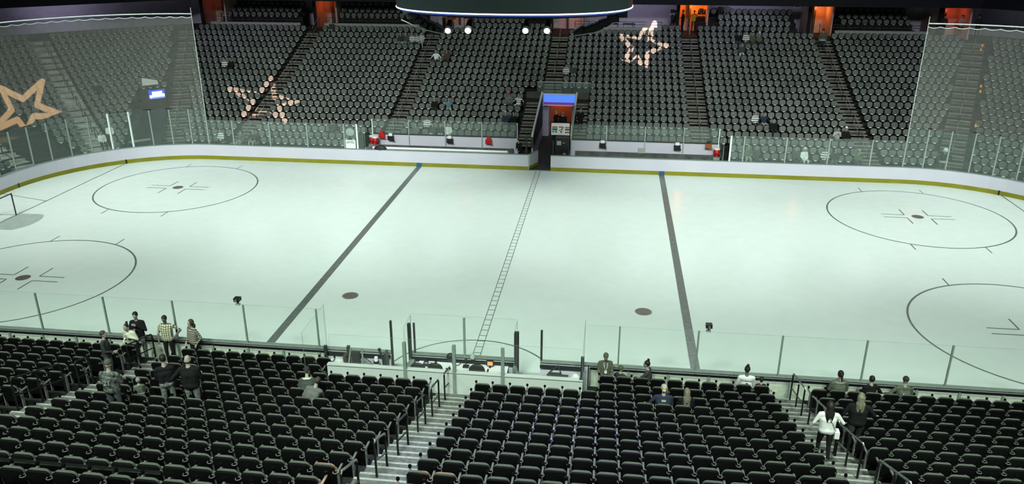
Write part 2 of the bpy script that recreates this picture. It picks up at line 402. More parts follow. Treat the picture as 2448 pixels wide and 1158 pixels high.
# clockwise seen from above, so that the outward normal is +
runs = [[(-RX, -4.4), (-RX, 4.4)]+arcp(-1, 1, 180, 90)[1:]+[(-.66, RY)],
        [(.78, RY), (RC, RY)]+arcp(1, 1, 90, 0)[1:]+[(RX, -4.4)],
        [(RX, -4.4)]+arcp(1, -1, 0, -90)[1:]+[(2.49, -RY)], [(1.72, -RY), (-1.86, -RY)], [(-2.56, -RY), (-RC, -RY)]+arcp(-1, -1, 270, 180)[1:]]
for rp in runs:
    far = rp[0][1] > -5 and rp[-1][1] > -5
    wall_path(rp, .0, .10, .0 if not far else .0, 1.0 if far else 1.06).build('board_wall', M_BOARD, boards)
    wall_path(rp, -.015, 0.0, 0.0, .25).build('kick_plate', M_KICK, boards)
    wall_path(rp, -.02, .16, 1.0 if far else 1.06, 1.03 if far else 1.09).build('cap_rail', M_CAP, boards)
for x in (-25.5*FT, 25.5*FT):
    MB().box(x-.17, x+.17, RY-.025, RY-.012, 0, .255).build('blue_kick_marker', M_BLUE, boards)
for x, y in ((-27.05, 11.25), (27.0, 11.3), (-30.42, 5.5)):
    MB().box(x-.04, x+.04, y-.06, y+.02, 0, .27).build('kick_joint', M_BLACK, boards)
# the open bench gate
g = empty('bench_gate', (-.64, RY, 0), 'white bench gate swung open beside the dark tunnel mouth', 'gate')
ux = np.array([.62, 1.55]); ux /= np.linalg.norm(ux)
c = np.array([-.62, 12.98])+ux*.62
MB().obox(c, ux, .62, .04, .27, 1.02).build('door_panel', M_BOARD, g)
MB().obox(c, ux, .62, .045, .06, .27).build('kick_plate', M_KICK, g)
MB().obox(c, ux, .62, .05, 1.02, 1.05).build('cap_rail', M_CAP, g)
MB().tube([(-.64, 12.97, 0), (-.64, 12.97, 1.04)], .035).build('hinge_post', M_ALU, g)

# ---------------------------------------------------------------- glass
rg = empty('rink_glass', (0, 0, 0), kind='structure')
def pane(p, q, z0, z1, m, edge, arc=0., th=.012):
    p, q = np.array(p), np.array(q); t = (q-p)/np.linalg.norm(q-p); nn = np.array([-t[1], t[0]])*th/2
    n = 8 if arc else 1; v = []; f = []; mi = []
    for i in range(n+1):
        u = i/n; c = p+(q-p)*u; zz = z1+arc*math.sin(math.pi*u)
        for o, z in ((-nn, z0), (nn, z0), (nn, zz), (-nn, zz)): v.append((c[0]+o[0], c[1]+o[1], z))
    b = MB()
    for i in range(n):
        b.add([], []); 
        for j in range(4): f.append((4*i+j, 4*i+4+j, 4*i+4+(j+1) % 4, 4*i+(j+1) % 4)); mi.append(1 if j in (0, 2) else 0)
    f += [(0, 1, 2, 3), (4*n+3, 4*n+2, 4*n+1, 4*n)]; mi += [1, 1]
    b.add(v, f); b.m = mi
    b.build('glass_pane', [m, edge], rg)
def stanchion(p, z0, z1, r=.03, m=M_ALU):
    MB().box(p[0]-r, p[0]+r, p[1]-r, p[1]+r, z0, z1).build('stanchion', m, rg)
BY = RY+.08
left_x = [-22.05, -20.3, -17.76, -15.2, -12.7, -11.83]
for a, b in zip(left_x, left_x[1:]): pane((a+.02, BY), (b-.02, BY), 1.03, 2.66, M_GLASS, M_FEDGE)
for x in left_x[1:]: stanchion((x, BY), 1.03, 2.66, .035 if x < -12 else .05, M_ALU if x < -12 else M_POLE)
pane((-11.75, BY), (-11.4, BY), 1.03, 2.6, M_GLASS, M_FEDGE)
right_x = [11.83, 12.63, 15.14, 17.65, 20.13, 22.05]
for a, b in zip(right_x, right_x[1:]): pane((a+.02, BY), (b-.02, BY), 1.03, 2.62, M_GLASS, M_FEDGE)
for x in right_x[:-1]: stanchion((x, BY), 1.03, 2.62, .035 if x > 12 else .05, M_ALU if x > 12 else M_POLE)
for s in (-1, 1):                                   # tall corner and end glass with bowed tops
    P = [(s*22.05, BY)]
    r = RR+.08
    for i in range(1, 12): a = math.radians(90-i*90/11.); P.append((s*(RC+r*math.cos(a)), RY-RR+r*math.sin(a)))
    P += [(s*(RX+.08), y) for y in (3.1, 1.7, .3, -1.1, -2.5, -3.9)]
    for i, (a, b) in enumerate(zip(P, P[1:])):
        gate = s < 0 and i == 4
        pane(a, b, 1.03, 3.36, M_GLASS, M_FEDGE, .07 if not gate else 0)
        wp = s < 0 and i in (4, 5)
        stanchion(a, 1.03, 3.36, .05 if wp else .035, M_POLE if wp else M_ALU)
near_x = [-17.8, -15.25, -12.72, -10.18, -7.63, -5.07]
for a, b in zip(near_x, near_x[1:]): pane((a+.03, -BY), (b-.03, -BY), 1.09, 2.53, M_NGLASS, M_GEDGE)
pane((-5.04, -BY), (-4.82, -BY), 1.09, 2.53, M_NGLASS, M_GEDGE)
near_r = [5.03, 7.51, 10.09, 12.63, 15.14, 17.7]
for a, b in zip(near_r, near_r[1:]): pane((a+.03, -BY), (b-.03, -BY), 1.09, 2.51, M_NGLASS, M_GEDGE)
pane((4.0, -BY), (5.0, -BY), 1.09, 2.51, M_NGLASS, M_GEDGE)
for x in near_x+near_r: stanchion((x, -BY), 1.09, 2.52, .026, M_CAP)
# scorer's box and penalty box glass
pane((-1.82, -BY), (-.07, -BY), 1.09, 2.56, M_NGLASS, M_GEDGE); pane((-.01, -BY), (1.70, -BY), 1.09, 2.56, M_NGLASS, M_GEDGE)
stanchion((-.04, -BY), 1.09, 2.5, .035, M_CAP)
pane((-4.79, -BY), (-4.79, -15.0), 1.0, 2.7, M_NGLASS, M_GEDGE); pane((3.93, -BY), (3.93, -15.0), 1.0, 2.7, M_NGLASS, M_GEDGE)
pane((-1.84, -BY), (-1.84, -13.9), 1.0, 2.5, M_NGLASS, M_GEDGE); pane((1.72, -BY), (1.72, -13.9), 1.0, 2.5, M_NGLASS, M_GEDGE)
xs = [-3.95, -1.5, .04, 1.53, 3.9]
for a, b in zip(xs, xs[1:]): pane((a+.02, -15.02), (b-.02, -15.02), 1.74, 2.7, M_NGLASS, M_GEDGE)
for x in xs[1:4]: MB().box(x-.05, x+.05, -15.22, -15.12, .9, 2.66).build('wall_post', M_CAP, rg)
for x, y, r, z in ((-2.53, -13.0, .035, 2.23), (-1.87, -13.15, .05, 2.25), (-1.74, -13.0, .03, 2.2), (1.69, -13.2, .045, 2.2), (1.75, -13.0, .025, 2.1), (2.52, -13.0, .035, 2.2)):
    stanchion((x, y), 0, z, r, M_STEEL)
for x, y, z in ((-4.79, -13.2, 1.25), (-3.95, -13.3, 1.35), (-4.75, -15.05, 1.2), (3.88, -13.35, 1.5), (3.9, -15.1, 1.75)):
    stanchion((x, y), 0, z, .05, M_STEEL)
stanchion((4.08, -13.5), 0, 1.3, .02, M_STEEL)

# protective netting behind both goals, hung from a cable
for s in (-1, 1):
    nt = empty('end_netting', (s*22.05, BY, 3.4), ('left' if s < 0 else 'right')+'-hand see-through safety net hanging above the corner glass', 'net')
    P = [(s*22.05, BY)]+[(s*(RC+(RR+.1)*math.cos(math.radians(90-i*5))), RY-RR+(RR+.1)*math.sin(math.radians(90-i*5))) for i in range(1, 19)]+[(s*(RX+.1), -3.9)]
    v = [(x, y, z) for x, y in P for z in (3.42, 9.2)]; n = len(P)
    MB().add(v, [(2*i, 2*i+2, 2*i+3, 2*i+1) for i in range(n-1)]).build('mesh_panel', M_NET, nt, kind='stuff')
    MB().tube([(x, y, 9.42) for x, y in P], .035, 6).build('support_pipe', M_POLE, nt)
    sw = []
    for i in range(n-1):
        L_ = math.dist(P[i], P[i+1]); k_ = max(1, round(L_/.75))
        for j in range(k_*4): u = j/(k_*4); sw.append((P[i][0]+(P[i+1][0]-P[i][0])*u, P[i][1]+(P[i+1][1]-P[i][1])*u, 9.24-.07*abs(math.sin(math.pi*u*k_))))
    MB().tube(sw, .02, 5).build('top_rope', M_POLE, nt)
    MB().tube([(s*22.05, BY, 3.36), (s*22.05, BY, 9.3)], .02, 5).build('edge_rope', M_POLE, nt)
    MB().tube([(s*22.05, BY, 9.3), (s*22.05, BY, 9.8)], .02, 5).build('hanger', M_POLE, nt)

# ---------------------------------------------------------------- stands: terraces
ter = empty('stand_terrace', (0, 0, 0), kind='structure')
mbf = MB(); 
def tread_y(k): return FY(k)-.66, FY(k)+.2
for k in range(0, 21):
    y0, y1 = tread_y(k); z = FF(k); zb = FF(k-1) if k else 0.
    kf, kb = k-.66/.86, k+.2/.86
    mbf = MB(); iv = [(-xm(kb)-.3, xm(kb)+.3)]
    if k < 2: iv = [(-xm(kb)-.3, -11.5), (11.5, xm(kb)+.3)]
    elif k < 10: iv = [(-xm(kb)-.3, -.65), (1.95, xm(kb)+.3)]
    for a, b in iv: mbf.box(a, b, y0, y1+.02, min(zb, z)-.35, z)
    for s in (-1, 1):
        iva = [(-17.02-.356*kb-.4, mitre(kb)+.3)]
        if s < 0 and k < 9: iva = [(-17.02-.356*kb-.4, mitre(k)-3.05), (mitre(k)-.85, mitre(kb)+.3)]
        for a, b in iva:
            q = [cpos(kf, a, s), cpos(kf, b, s), cpos(kb+.02, b, s), cpos(kb+.02, a, s)]
            mbf.prism(q if s < 0 else q[::-1], min(zb, z)-.35, z)
        xe0, xe1 = s*(31.73+.86*kf), s*(31.73+.86*kb+.02)
        mbf.box(min(xe0, xe1), max(xe0, xe1), -5, 7.67+.356*kb+.3, min(zb, z)-.35, z)
    mbf.build('far_terrace_row', M_CONC, ter)
for k in range(0, 16):
    y1, y0 = GY(k)+.66, GY(k)-.2; z = GF(k); zb = GF(k-1) if k else 0.
    mbn = MB(); iv = [(-27, 27)]
    if k < 2: iv = [(-27, -4.85), (4.1, 27)]
    for a, b in iv: mbn.box(a, b, y0-.02, y1, zb-.35, z)
    mbn.build('near_terrace_row', M_CONC, ter)
MB().box(-27, 27, -15.5, -12.9, -.12, -.004).build('near_apron', M_TREAD, ter)
MB().box(-46, 46, -6, 12.9, -.30, -.06).build('ground_slab', M_CONC, ter)
MB().box(-46, 46, 12.9, 40, -.30, -.02).build('ground_slab', M_CARPET, ter)

# stairs in the aisles
def far_stair(pts_fn, wdir, half, k0, k1, par, mats):
    """two treads per row on an aisle; pts_fn(k) = centre of the aisle at continuous row k"""
    for k in range(k0, k1):
        z = FF(k); dz = FF(k+1)-z
        for j, (ka, kb, zz) in enumerate(((k-.66/.86, k-.2/.86, z), (k-.2/.86, k+.2/.86+.02, z+dz*.5))):
            a, b = np.array(pts_fn(ka)), np.array(pts_fn(kb)); wv = np.array(wdir)
            q = [a-wv*half, a+wv*half, b+wv*half, b-wv*half]
            mb = MB().prism(q, zz-.25, zz+.012, 0)
            t = (b-a)/np.linalg.norm(b-a)
            q = [a-wv*half-t*.012, a+wv*half-t*.012, a+wv*half+t*.055, a-wv*half+t*.055]; mb.prism(q, zz-.03, zz+.018, 1); mb.build('step', mats, par)
FAISLE = [-20.65, -10.34, .1, 10.39, 20.6]
def stair_root():
    o = empty('aisle_stairs', (0, 0, 0)); o.parent = ter; return o
FM = [M_FSTEP, M_FNOSE]
for ax in FAISLE:
    far_stair(lambda k: (ax, FY(k)), (1, 0), .66, 10 if ax == .1 else (2 if abs(ax) < 11.45 else 0), 20, stair_root(), FM)
    if ax == .1:
        for sx in (-1.2, 2.42): far_stair(lambda k: (sx, FY(k)), (1, 0), .45, 2, 9, stair_root(), FM)
for s in (-1, 1):
    c_, s_ = math.cos(math.radians(22.5)), math.sin(math.radians(22.5))
    far_stair(lambda k: (s*xm(k), FY(k)), (c_, -s*s_), .72, 0, 20, stair_root(), FM)
    far_stair(lambda k: cpos(k, -12.4, s), (1/R2, -s/R2), .72, 0, 20, stair_root(), [M_PALE, M_NOSE] if s < 0 else FM)
    far_stair(lambda k: (s*(31.73+.86*k), 7.67+.356*k), (s_, -s*c_), .7, 0, 8, stair_root(), [M_PALE, M_NOSE])
NAISLE = [(-10.18, .72), (.06, .62), (10.25, .62)]
for ax, hw in NAISLE:
    st = empty('aisle_stairs', (ax, -14, 0), kind='structure')
    for k in range(1 if ax == .06 else 0, 14):
        z = GF(k); dz = GF(k+1)-z
        for ya, yb, zz in ((GY(k)+.66, GY(k)+.2, z), (GY(k)+.2, GY(k)-.22, z+dz*.5)):
            if ax == .06 and k == 1: continue
            b = MB().box(ax-hw, ax+hw, yb, ya, zz-.22, zz+.014, 0); b.box(ax-hw, ax+hw, ya-.05, ya+.012, zz-.02, zz+.02, 1)
            b.build('step', [M_TREAD, M_NOSE], st)
MB().box(-.9, 1.0, -15.6, -15.1, .45, .90).build('floor_step', M_TREAD, ter)

# ---------------------------------------------------------------- concourse walls, fascia, portals
def octo(k, ylow=-6): return [(-(31.73+.86*k), ylow), (-(31.73+.86*k), 7.67+.356*k), (-xm(k), FY(k)), (xm(k), FY(k)), (31.73+.86*k, 7.67+.356*k), (31.73+.86*k, ylow)]
KW = 24.4
wall_path(octo(KW), 0, .3, 5.0, 12.5).build('wall_back', M_WALL, **S_)
wall_path(octo(20.6), -.1, 3.6, FF(20)-.4, FF(20)).build('floor_concourse', M_CONC, **S_)
fs = wall_path(octo(18.6), 0, .5, 8.86, 12.2).build('fascia', M_FASCIA, **S_)
wall_path(octo(18.6), .5, 6, 8.9, 9.3).build('ceiling_concourse', M_FASCIA, **S_)
MB().tube([(-40, FY(18.55), 12.25), (45, FY(18.55), 12.25)], .04, 6).build('trim_1', M_STEEL, **S_)
MB().box(-60, 60, -60, 45, 32, 32.4).build('ceiling', M_DARK, **S_)
# raised back rows sit on blocks (two treads) between the portals
BLK = [(-19.6, -11.3), (-9.4, -.95), (11.3, 19.6), (21.6, 30)]
PORTALS = [((-30.2, 33.0), 1.0, .10, (1.0, .08, .03)), ((-20.3, 33.5), .9, .5, (1.0, .16, .04)), ((-9.0, 34), 1.0, .7, (1.0, .18, .05)), ((.45, 34), 1.25, 1.4, (1.0, .20, .05)),
           ((10.7, 33.6), 1.15, 2.4, (1.0, .20, .02)), ((20.75, 33.4), .85, 1.3, (1.0, .24, .05)), ((30.6, 32.6), 1.1, .5, (1.0, .12, .05))]
for i, ((px, py), hw, pw, colr) in enumerate(PORTALS):
    d = empty('portal_%d' % i, (px, py, FF(20)), kind='structure'); d.name = 'portal'
    z0 = FF(20)
    y0 = py-1.0
    MB().box(px-hw-.12, px-hw, y0, py+2.6, z0, 9.4).build('side_wall', M_PORT, d)
    MB().box(px+hw, px+hw+.12, y0, py+2.6, z0, 9.4).build('side_wall', M_PORT, d)
    MB().box(px-hw, px+hw, py+1.4, py+1.5, z0, 9.4).build('end_wall', M_PORT, d)
    MB().box(px-.14, px+.02, py+.9, py+1.4, z0, 8.9).build('door_leaf', M_STEEL, d)
    MB().box(px-hw-.16, px-hw+.10, y0-.12, y0, z0, 9.4).build('jamb', M_FASCIA, d)
    l = bpy.data.lights.new('portal_lamp', 'POINT'); l.energy = 38*pw; l.color = colr; l.shadow_soft_size = .1
    o = bpy.data.objects.new('portal_lamp', l); COL.objects.link(o); o.location = (px+.1, py+.5, z0+2.0)

# ---------------------------------------------------------------- seats
NS = .5                                             # seat pitch
nb = MB()
nb.slab(arch(.455, .34, .850, .085, .05), -.055, .006, .016, 0, -.16, .36)
nb.slab(arch(.44, .38, .862, .10, .05), .0, .072, .026, 1, -.16, .36)
ME_BACK = nb.mesh('backrest', [M_SHELL, M_PAD], True)
b = MB(); b.slab(arch(.43, .36, .68, .06, .08), .075, .135, .022, 1, .0, .4); b.slab(arch(.40, .38, .66, .06, .08), .13, .155, .008, 0, .0, .4)
ME_PAN = b.mesh('seat_pan', [M_SHELL, M_PAD], True)
b = MB(); b.box(-.215, .215, .06, .50, .40, .425, 0); b.ell((0, .28, .44), (.21, .23, .045), 12, 6, 1); ME_PANDOWN = b.mesh('seat_pan', [M_SHELL, M_PAD], True)
b = MB(); b.box(.230, .270, -.03, .27, .63, .665); b.cap((.25, .27, .645), (.25, .275, .645), .020, .020, 6); b.box(.238, .262, -.02, .06, 0, .63); b.box(.228, .272, -.06, .16, 0, .03); b.box(.237, .263, .235, .275, .66, .70); b.tube([(.25, .255, .69), (.25, .255, .705), (.25, .255, .745), (.25, .255, .757)], [.026, .036, .036, .026], 8, 1)
ME_ARM = b.mesh('armrest', [M_ARM, M_TIP], False)
b = MB(); b.torus((.25, -.13, .735), .052, .010, 'z', 14, 6); b.tube([(.25, -.085, .735), (.25, -.04, .69), (.25, -.01, .62)], .010, 6)
ME_CUP = b.mesh('cup_holder', M_RING, True)

SEATED = []                                         # (x, y) of seats with their pan down, filled from the people list below
near = []                                           # (k, x, block, nth)
def row_xs(k):
    out = []
    for i in range(17): out.append((1.02+i*.5235, 'the centre stairs', 'right', i))
    for i in range(17): out.append((-.88-i*.52, 'the centre stairs', 'left', i))
    for i in range(17): out.append((11.12+i*.52, 'the right-hand stairs', 'right', i))
    for i in range(17): out.append((-11.35-i*.52, 'the left-hand stairs', 'left', i))
    if k < 2: out = [o for o in out if o[0] > 4.3 or o[0] < -4.3]
    return out
for k in range(0, 14):
    for x, st, side, i in row_xs(k): near.append((k, x, st, side, i))

# ---------------------------------------------------------------- people: one continuous body each
SKIN = mat('skin', (.34, .30, .25), .6); SKIN2 = mat('skin_dark', (.13, .115, .095), .6); M_EYE = mat('eye', (.02, .02, .02), .2)
HAIRS = {'dark': M_HAIR, 'brown': mat('hair_brown', (.045, .036, .024), .6), 'blond': mat('hair_blond', (.16, .16, .11), .6, var=.6, scale=30), 'grey': mat('hair_grey', (.22, .22, .20), .7)}
def cloth(name, col, **k): return mat('cloth_'+name, col, .9, spec=.15, **k)
def stripes(name, axis, scale, c0, c1, thr=.5):
    if name in MATS: return MATS[name]
    m = mat(name, c0, .9); nt = m.node_tree; N = nt.nodes; L = nt.links; tc = N.new('ShaderNodeTexCoord')
    fac = None
    for ax in axis:
        wv = N.new('ShaderNodeTexWave'); wv.bands_direction = ax; wv.inputs['Scale'].default_value = scale; L.new(tc.outputs['Object'], wv.inputs['Vector'])
        r = N.new('ShaderNodeMath'); r.operation = 'GREATER_THAN'; r.inputs[1].default_value = thr; L.new(wv.outputs['Fac'], r.inputs[0])
        if fac is None: fac = r.outputs[0]
        else:
            a = N.new('ShaderNodeMath'); a.operation = 'MAXIMUM'; L.new(fac, a.inputs[0]); L.new(r.outputs[0], a.inputs[1]); fac = a.outputs[0]
    mx = N.new('ShaderNodeMix'); mx.data_type = 'RGBA'; mx.inputs['A'].default_value = (*c0, 1); mx.inputs['B'].default_value = (*c1, 1)
    L.new(fac, mx.inputs['Factor']); L.new(mx.outputs['Result'], N['Principled BSDF'].inputs['Base Color']); return m
C = {n: cloth(n, c) for n, c in dict(black=(.010, .011, .011), charcoal=(.035, .038, .036), grey=(.13, .14, .13), lightgrey=(.36, .40, .38), white=(.72, .76, .72), cream=(.60, .63, .50),
     olive=(.085, .098, .065), navy=(.025, .035, .055), teal=(.10, .20, .22), denim=(.07, .085, .10), brown=(.07, .05, .03), green=(.055, .066, .055), yellow=(.75, .42, .04), red=(.35, .02, .02)).items()}
C['camo'] = cloth('camo', (.085, .10, .085), var=.9, scale=14); C['jeans_worn'] = cloth('jeans_worn', (.16, .18, .165), var=.5, scale=16)
C['jersey'] = cloth('jersey', (.10, .12, .085), var=.5, scale=9)
C['plaid'] = stripes('cloth_plaid', 'XZ', 4.2, (.62, .64, .42), (.07, .075, .06), .82)
C['poncho'] = stripes('cloth_poncho', 'Z', 4.5, (.36, .35, .27), (.05, .055, .05), .55)
C['puffer'] = stripes('cloth_puffer', 'Z', 6, (.024, .026, .024), (.045, .048, .045), .6)
C['stripe_sleeve'] = stripes('cloth_stripe_sleeve', 'Z', 2.2, (.70, .74, .70), (.05, .06, .055), .72)
SHOE = cloth('shoe', (.05, .055, .05)); SHOEW = cloth('shoe_white', (.55, .58, .55))
TMP = bpy.data.objects.new('tmp', bpy.data.meshes.new('tmp')); COL.objects.link(TMP)
rm = TMP.modifiers.new('r', 'REMESH'); rm.mode = 'VOXEL'; smo = TMP.modifiers.new('s', 'SMOOTH'); smo.factor = .5; smo.iterations = 2
def remeshed(mb, vox, name):
    old = TMP.data; me = mb.mesh('tmp', []); TMP.data = me; rm.voxel_size = vox; smo.iterations = 14 if name == 'body' and vox < .025 else 2
    bpy.context.view_layer.update()
    out = bpy.data.meshes.new_from_object(TMP.evaluated_get(bpy.context.evaluated_depsgraph_get())); out.name = name
    bpy.data.meshes.remove(old); return out
ARMS = dict(down=((.06, -.03, -.29), (.08, .03, -.53)), fwd=((.05, .06, -.27), (-.04, .28, -.30)), fold=((.07, .05, -.27), (-.15, .22, -.18)), hip=((.20, -.12, -.22), (.05, .06, -.38)),
            pocket=((.10, -.10, -.27), (.05, .06, -.48)), lap=((.05, .06, -.27), (-.05, .30, -.36)), up=((.08, .16, -.16), (-.04, .26, .08)), chest=((.09, .06, -.27), (-.15, .21, -.04)),
            side=((.13, -.01, -.26), (.19, .10, -.49)), rail=((.10, .0, -.28), (.06, .12, -.50)), reach=((.10, .22, -.18), (.05, .46, -.26)), rest=((.17, .0, -.22), (.24, .20, -.34)))
def person(label, loc, yaw, H=1.75, pose='stand', arms=('down', 'down'), shirt='black', pants='denim', skin=SKIN, hair=('short', 'dark'), hi=False, lean=0., tilt=0., turn=0., nod=0., sleeves='long', long_shirt=True,
           shoe=SHOE, stout=1., group=None, legs=None, head=1., extra=None):
    s = H/1.75; t = T(label, 'person', group)
    root = empty('person', loc, t['label'], 'person', group, rz=yaw)
    prims = []                                          # (p0, p1, r0, r1, zone) ; zone 0 shirt 1 pants 2 skin 3 shoe
    V = lambda *a: np.array(a, float)
    hip = V(0, 0, .95 if pose == 'stand' else .50)
    cl, sl = math.cos(lean), math.sin(lean); ct, st_ = math.cos(tilt), math.sin(tilt)
    RL = np.array([[1, 0, 0], [0, cl, sl], [0, -sl, cl]]); RT = np.array([[ct, 0, st_], [0, 1, 0], [-st_, 0, ct]]); RB = RT@RL
    U = lambda p: hip+RB@(np.array(p)-V(0, 0, .95))    # upper-body points are given standing
    q = stout
    for sd in (-1, 1):
        if pose == 'stand':
            st = 0 if legs is None else legs[0 if sd < 0 else 1]
            k_, a_ = V(sd*.105, .03+.25*st+(.05*abs(st)), .50), V(sd*.11, -.02+.42*st*(1 if st > 0 else 1.2), .08+(.03 if st < 0 else 0))
            h_ = V(sd*.095, 0, .92)
        else:
            h_ = V(sd*.10, .02, .50); k_ = V(sd*.13, .45, .52); a_ = V(sd*.13, .47 if legs is None else .62, .09)
        prims += [(h_, k_, .088*q, .062, 1), (k_, a_, .060, .045, 1)]
        prims += [(a_+V(0, -.03, -.035), a_+V(sd*.02, .14, -.045), .045, .036, 3)]
    pz = 0 if long_shirt else 1
    prims += [(U((-.07, 0, .95)), U((.07, 0, .95)), .118*q, .118*q, pz), (U((-.065, .01, .97)), U((-.075, 0, 1.26)), .116*q, .116*q, 0), (U((.065, .01, .97)), U((.075, 0, 1.26)), .116*q, .116*q, 0), (U((-.075, .0, 1.25)), U((.075, .0, 1.25)), .118*q, .118*q, 0),
              (U((-.13, -.01, 1.38)), U((.13, -.01, 1.38)), .078, .078, 0), (U((0, .02, 1.10)), U((0, .02, 1.30)), .11*q, .11*q, 0), (U((0, -.01, 1.42)), U((0, .015, 1.53)), .056, .052, 2)]
    hc = U((0, .02, 1.60)); ctn, stn = math.cos(turn), math.sin(turn); cn, sn = math.cos(nod), math.sin(nod)
    RH = RT@np.array([[ctn, -stn, 0], [stn, ctn, 0], [0, 0, 1]])@np.array([[1, 0, 0], [0, cn, sn], [0, -sn, cn]])
    HP = lambda x, y, z: hc+head*(RH@V(x, y, z))
    hands = []
    for sd, an in ((-1, arms[0]), (1, arms[1])):
        e, w_ = [V(sd*a[0], a[1], a[2]) for a in ARMS[an]]
        sh = V(sd*.185*(.5+.5*q), -.01, 1.385); sp, ep, wp = U(sh), U(sh+e), U(sh+w_)
        prims += [(sp, ep, .058*(.6+.4*q), .045, 0), (ep, wp, .042, .030, 0 if sleeves == 'long' else 2)]
        d = (wp-ep)/np.linalg.norm(wp-ep); pe = wp+d*.075
        prims += [(wp, pe, .030, .032, 2)]; hands.append((wp, pe, d, sd))
    mb = MB(); zones = []
    for p0, p1, r0, r1, z in prims: mb.cap(p0, p1, r0, r1, 10 if hi else 7); zones.append((p0, p1, r0, r1, z))
    def he(c, r, z=2):
        mb.ell(HP(*c), [a*head for a in r], 12 if hi else 8, 8 if hi else 6, 0, RH); zones.append((HP(*c), HP(*c)+V(0, 0, .001), max(r)*.8*head, max(r)*.8*head, z))
    he((0, 0, .045), (.076, .096, .105)); he((0, .03, -.03), (.058, .066, .065))
    if hi: he((0, .100, .015), (.016, .022, .026)); he((.078, 0, .02), (.014, .022, .032)); he((-.078, 0, .02), (.014, .022, .032)); he((0, .085, -.045), (.024, .012, .010))
    vox = .0145 if hi else .032
    mb.v = [tuple(np.array(p)*s) for p in mb.v]
    me = remeshed(mb, vox, 'body')
    n = len(me.polygons); fc = np.zeros(n*3); me.polygons.foreach_get('center', fc); fc = fc.reshape(-1, 3)/s
    best = np.full(n, 1e9); zi = np.zeros(n, int)
    for p0, p1, r0, r1, z in zones:
        d = p1-p0; u = np.clip(((fc-p0)@d)/(d@d+1e-12), 0, 1); dist = np.linalg.norm(fc-(p0+u[:, None]*d), axis=1)-(r0+(r1-r0)*u)
        up = dist < best; best[up] = dist[up]; zi[up] = z
    if sleeves == 'short': pass
    for mm in (C[shirt], C[pants], skin, shoe, M_EYE): me.materials.append(mm)
    me.polygons.foreach_set('material_index', zi.tolist()); me.polygons.foreach_set('use_smooth', [True]*n); me.update()
    if hi:                                               # fingers, thumbs and eyes joined on to the body mesh
        fb = MB()
        for wp, pe, d, sd in hands:
            a = np.cross(d, V(0, 1, .3)); a /= np.linalg.norm(a); nn = np.cross(a, d)
            for i, (o, L_) in enumerate(((-.027, .062), (-.009, .074), (.009, .070), (.027, .054))):
                b0 = pe+a*o-d*.02; b1 = b0+d*L_*.62; b2 = b1+(d*.6+nn*.8*(1 if sd > 0 else -1))*L_*.5
                fb.cap(b0, b1, .0105, .009, 6, 2); fb.cap(b1, b2, .009, .0075, 6, 2)
            b0 = wp+d*.025+a*.025; b1 = b0+(d*.5+a*.8)*.04; fb.cap(b0, b1, .012, .0095, 6, 2); fb.cap(b1, b1+d*.032, .0095, .008, 6, 2)
        for ex in (-.030, .030): fb.ell(HP(ex, .088, .035), (.009, .007, .005), 8, 5, 4)
        fb.v = [tuple(np.array(p)*s) for p in fb.v]
        vs = np.zeros(len(me.vertices)*3); me.vertices.foreach_get('co', vs); lv = vs.reshape(-1, 3).tolist(); fl = [tuple(p.vertices) for p in me.polygons]; mi = zi.tolist(); k0 = len(lv)
        me2 = bpy.data.meshes.new('body'); me2.from_pydata(lv+fb.v, [], fl+[tuple(i+k0 for i in f) for f in fb.f])
        for mm in me.materials: me2.materials.append(mm)
        me2.polygons.foreach_set('material_index', mi+fb.m); me2.polygons.foreach_set('use_smooth', [True]*len(me2.polygons)); me2.update(); bpy.data.meshes.remove(me); me = me2
    obj('body', me, root)
    # hair or headwear, its own mesh
    if hair:
        st, hc_ = hair; hb = MB()
        e_ = lambda c, r: hb.ell(HP(*c), [a*head for a in r], 12, 8, 0, RH)
        hm = HAIRS.get(hc_) or C.get(hc_)
        if st in ('short', 'bun', 'long', 'pony'): e_((0, -.018, .065), (.085, .098, .104))
        if st == 'bald': e_((0, -.05, .02), (.080, .058, .05))
        if st == 'bun': e_((0, -.045, .195), (.045, .045, .05)); e_((0, -.04, .165), (.03, .03, .05))
        if st == 'long': hb.cap(HP(0, -.05, .04), HP(0, -.10, -.20), .098, .085, 10); hb.cap(HP(-.05, -.09, -.12), HP(-.045, -.12, -.36), .07, .04, 8); hb.cap(HP(.05, -.09, -.12), HP(.045, -.12, -.36), .07, .04, 8)
        if st == 'pony': e_((0, -.13, .085), (.045, .05, .045)); hb.cap(HP(0, -.16, .08), HP(0, -.18, -.08), .035, .02, 8)
        if st == 'fuzzy': e_((0, -.01, .08), (.135, .13, .135)); e_((.09, -.02, .0), (.06, .07, .08)); e_((-.09, -.02, .0), (.06, .07, .08))
        if st in ('cap', 'beanie'): e_((0, -.008, .085), (.090, .106, .092))
        if st == 'cap': hb.ell(HP(0, .115, .075), [.07*head, .075*head, .010*head], 10, 5, 0, RH)
        if st == 'capback': e_((0, -.008, .085), (.090, .106, .092)); hb.ell(HP(0, -.115, .03), [.07*head, .05*head, .012*head], 10, 5, 0, RH)
        if st == 'hood': e_((0, -.03, .05), (.105, .105, .125)); hb.cap(HP(0, -.09, -.10), HP(0, -.10, -.14), .09, .07, 8)
        hb.v = [tuple(np.array(p)*s) for p in hb.v]
        hme = remeshed(hb, vox*.9, 'hair'); hme.materials.append(hm); hme.polygons.foreach_set('use_smooth', [True]*len(hme.polygons))
        obj({'cap': 'cap', 'capback': 'cap', 'beanie': 'knit_cap', 'hood': 'hood'}.get(st, 'hair'), hme, root)
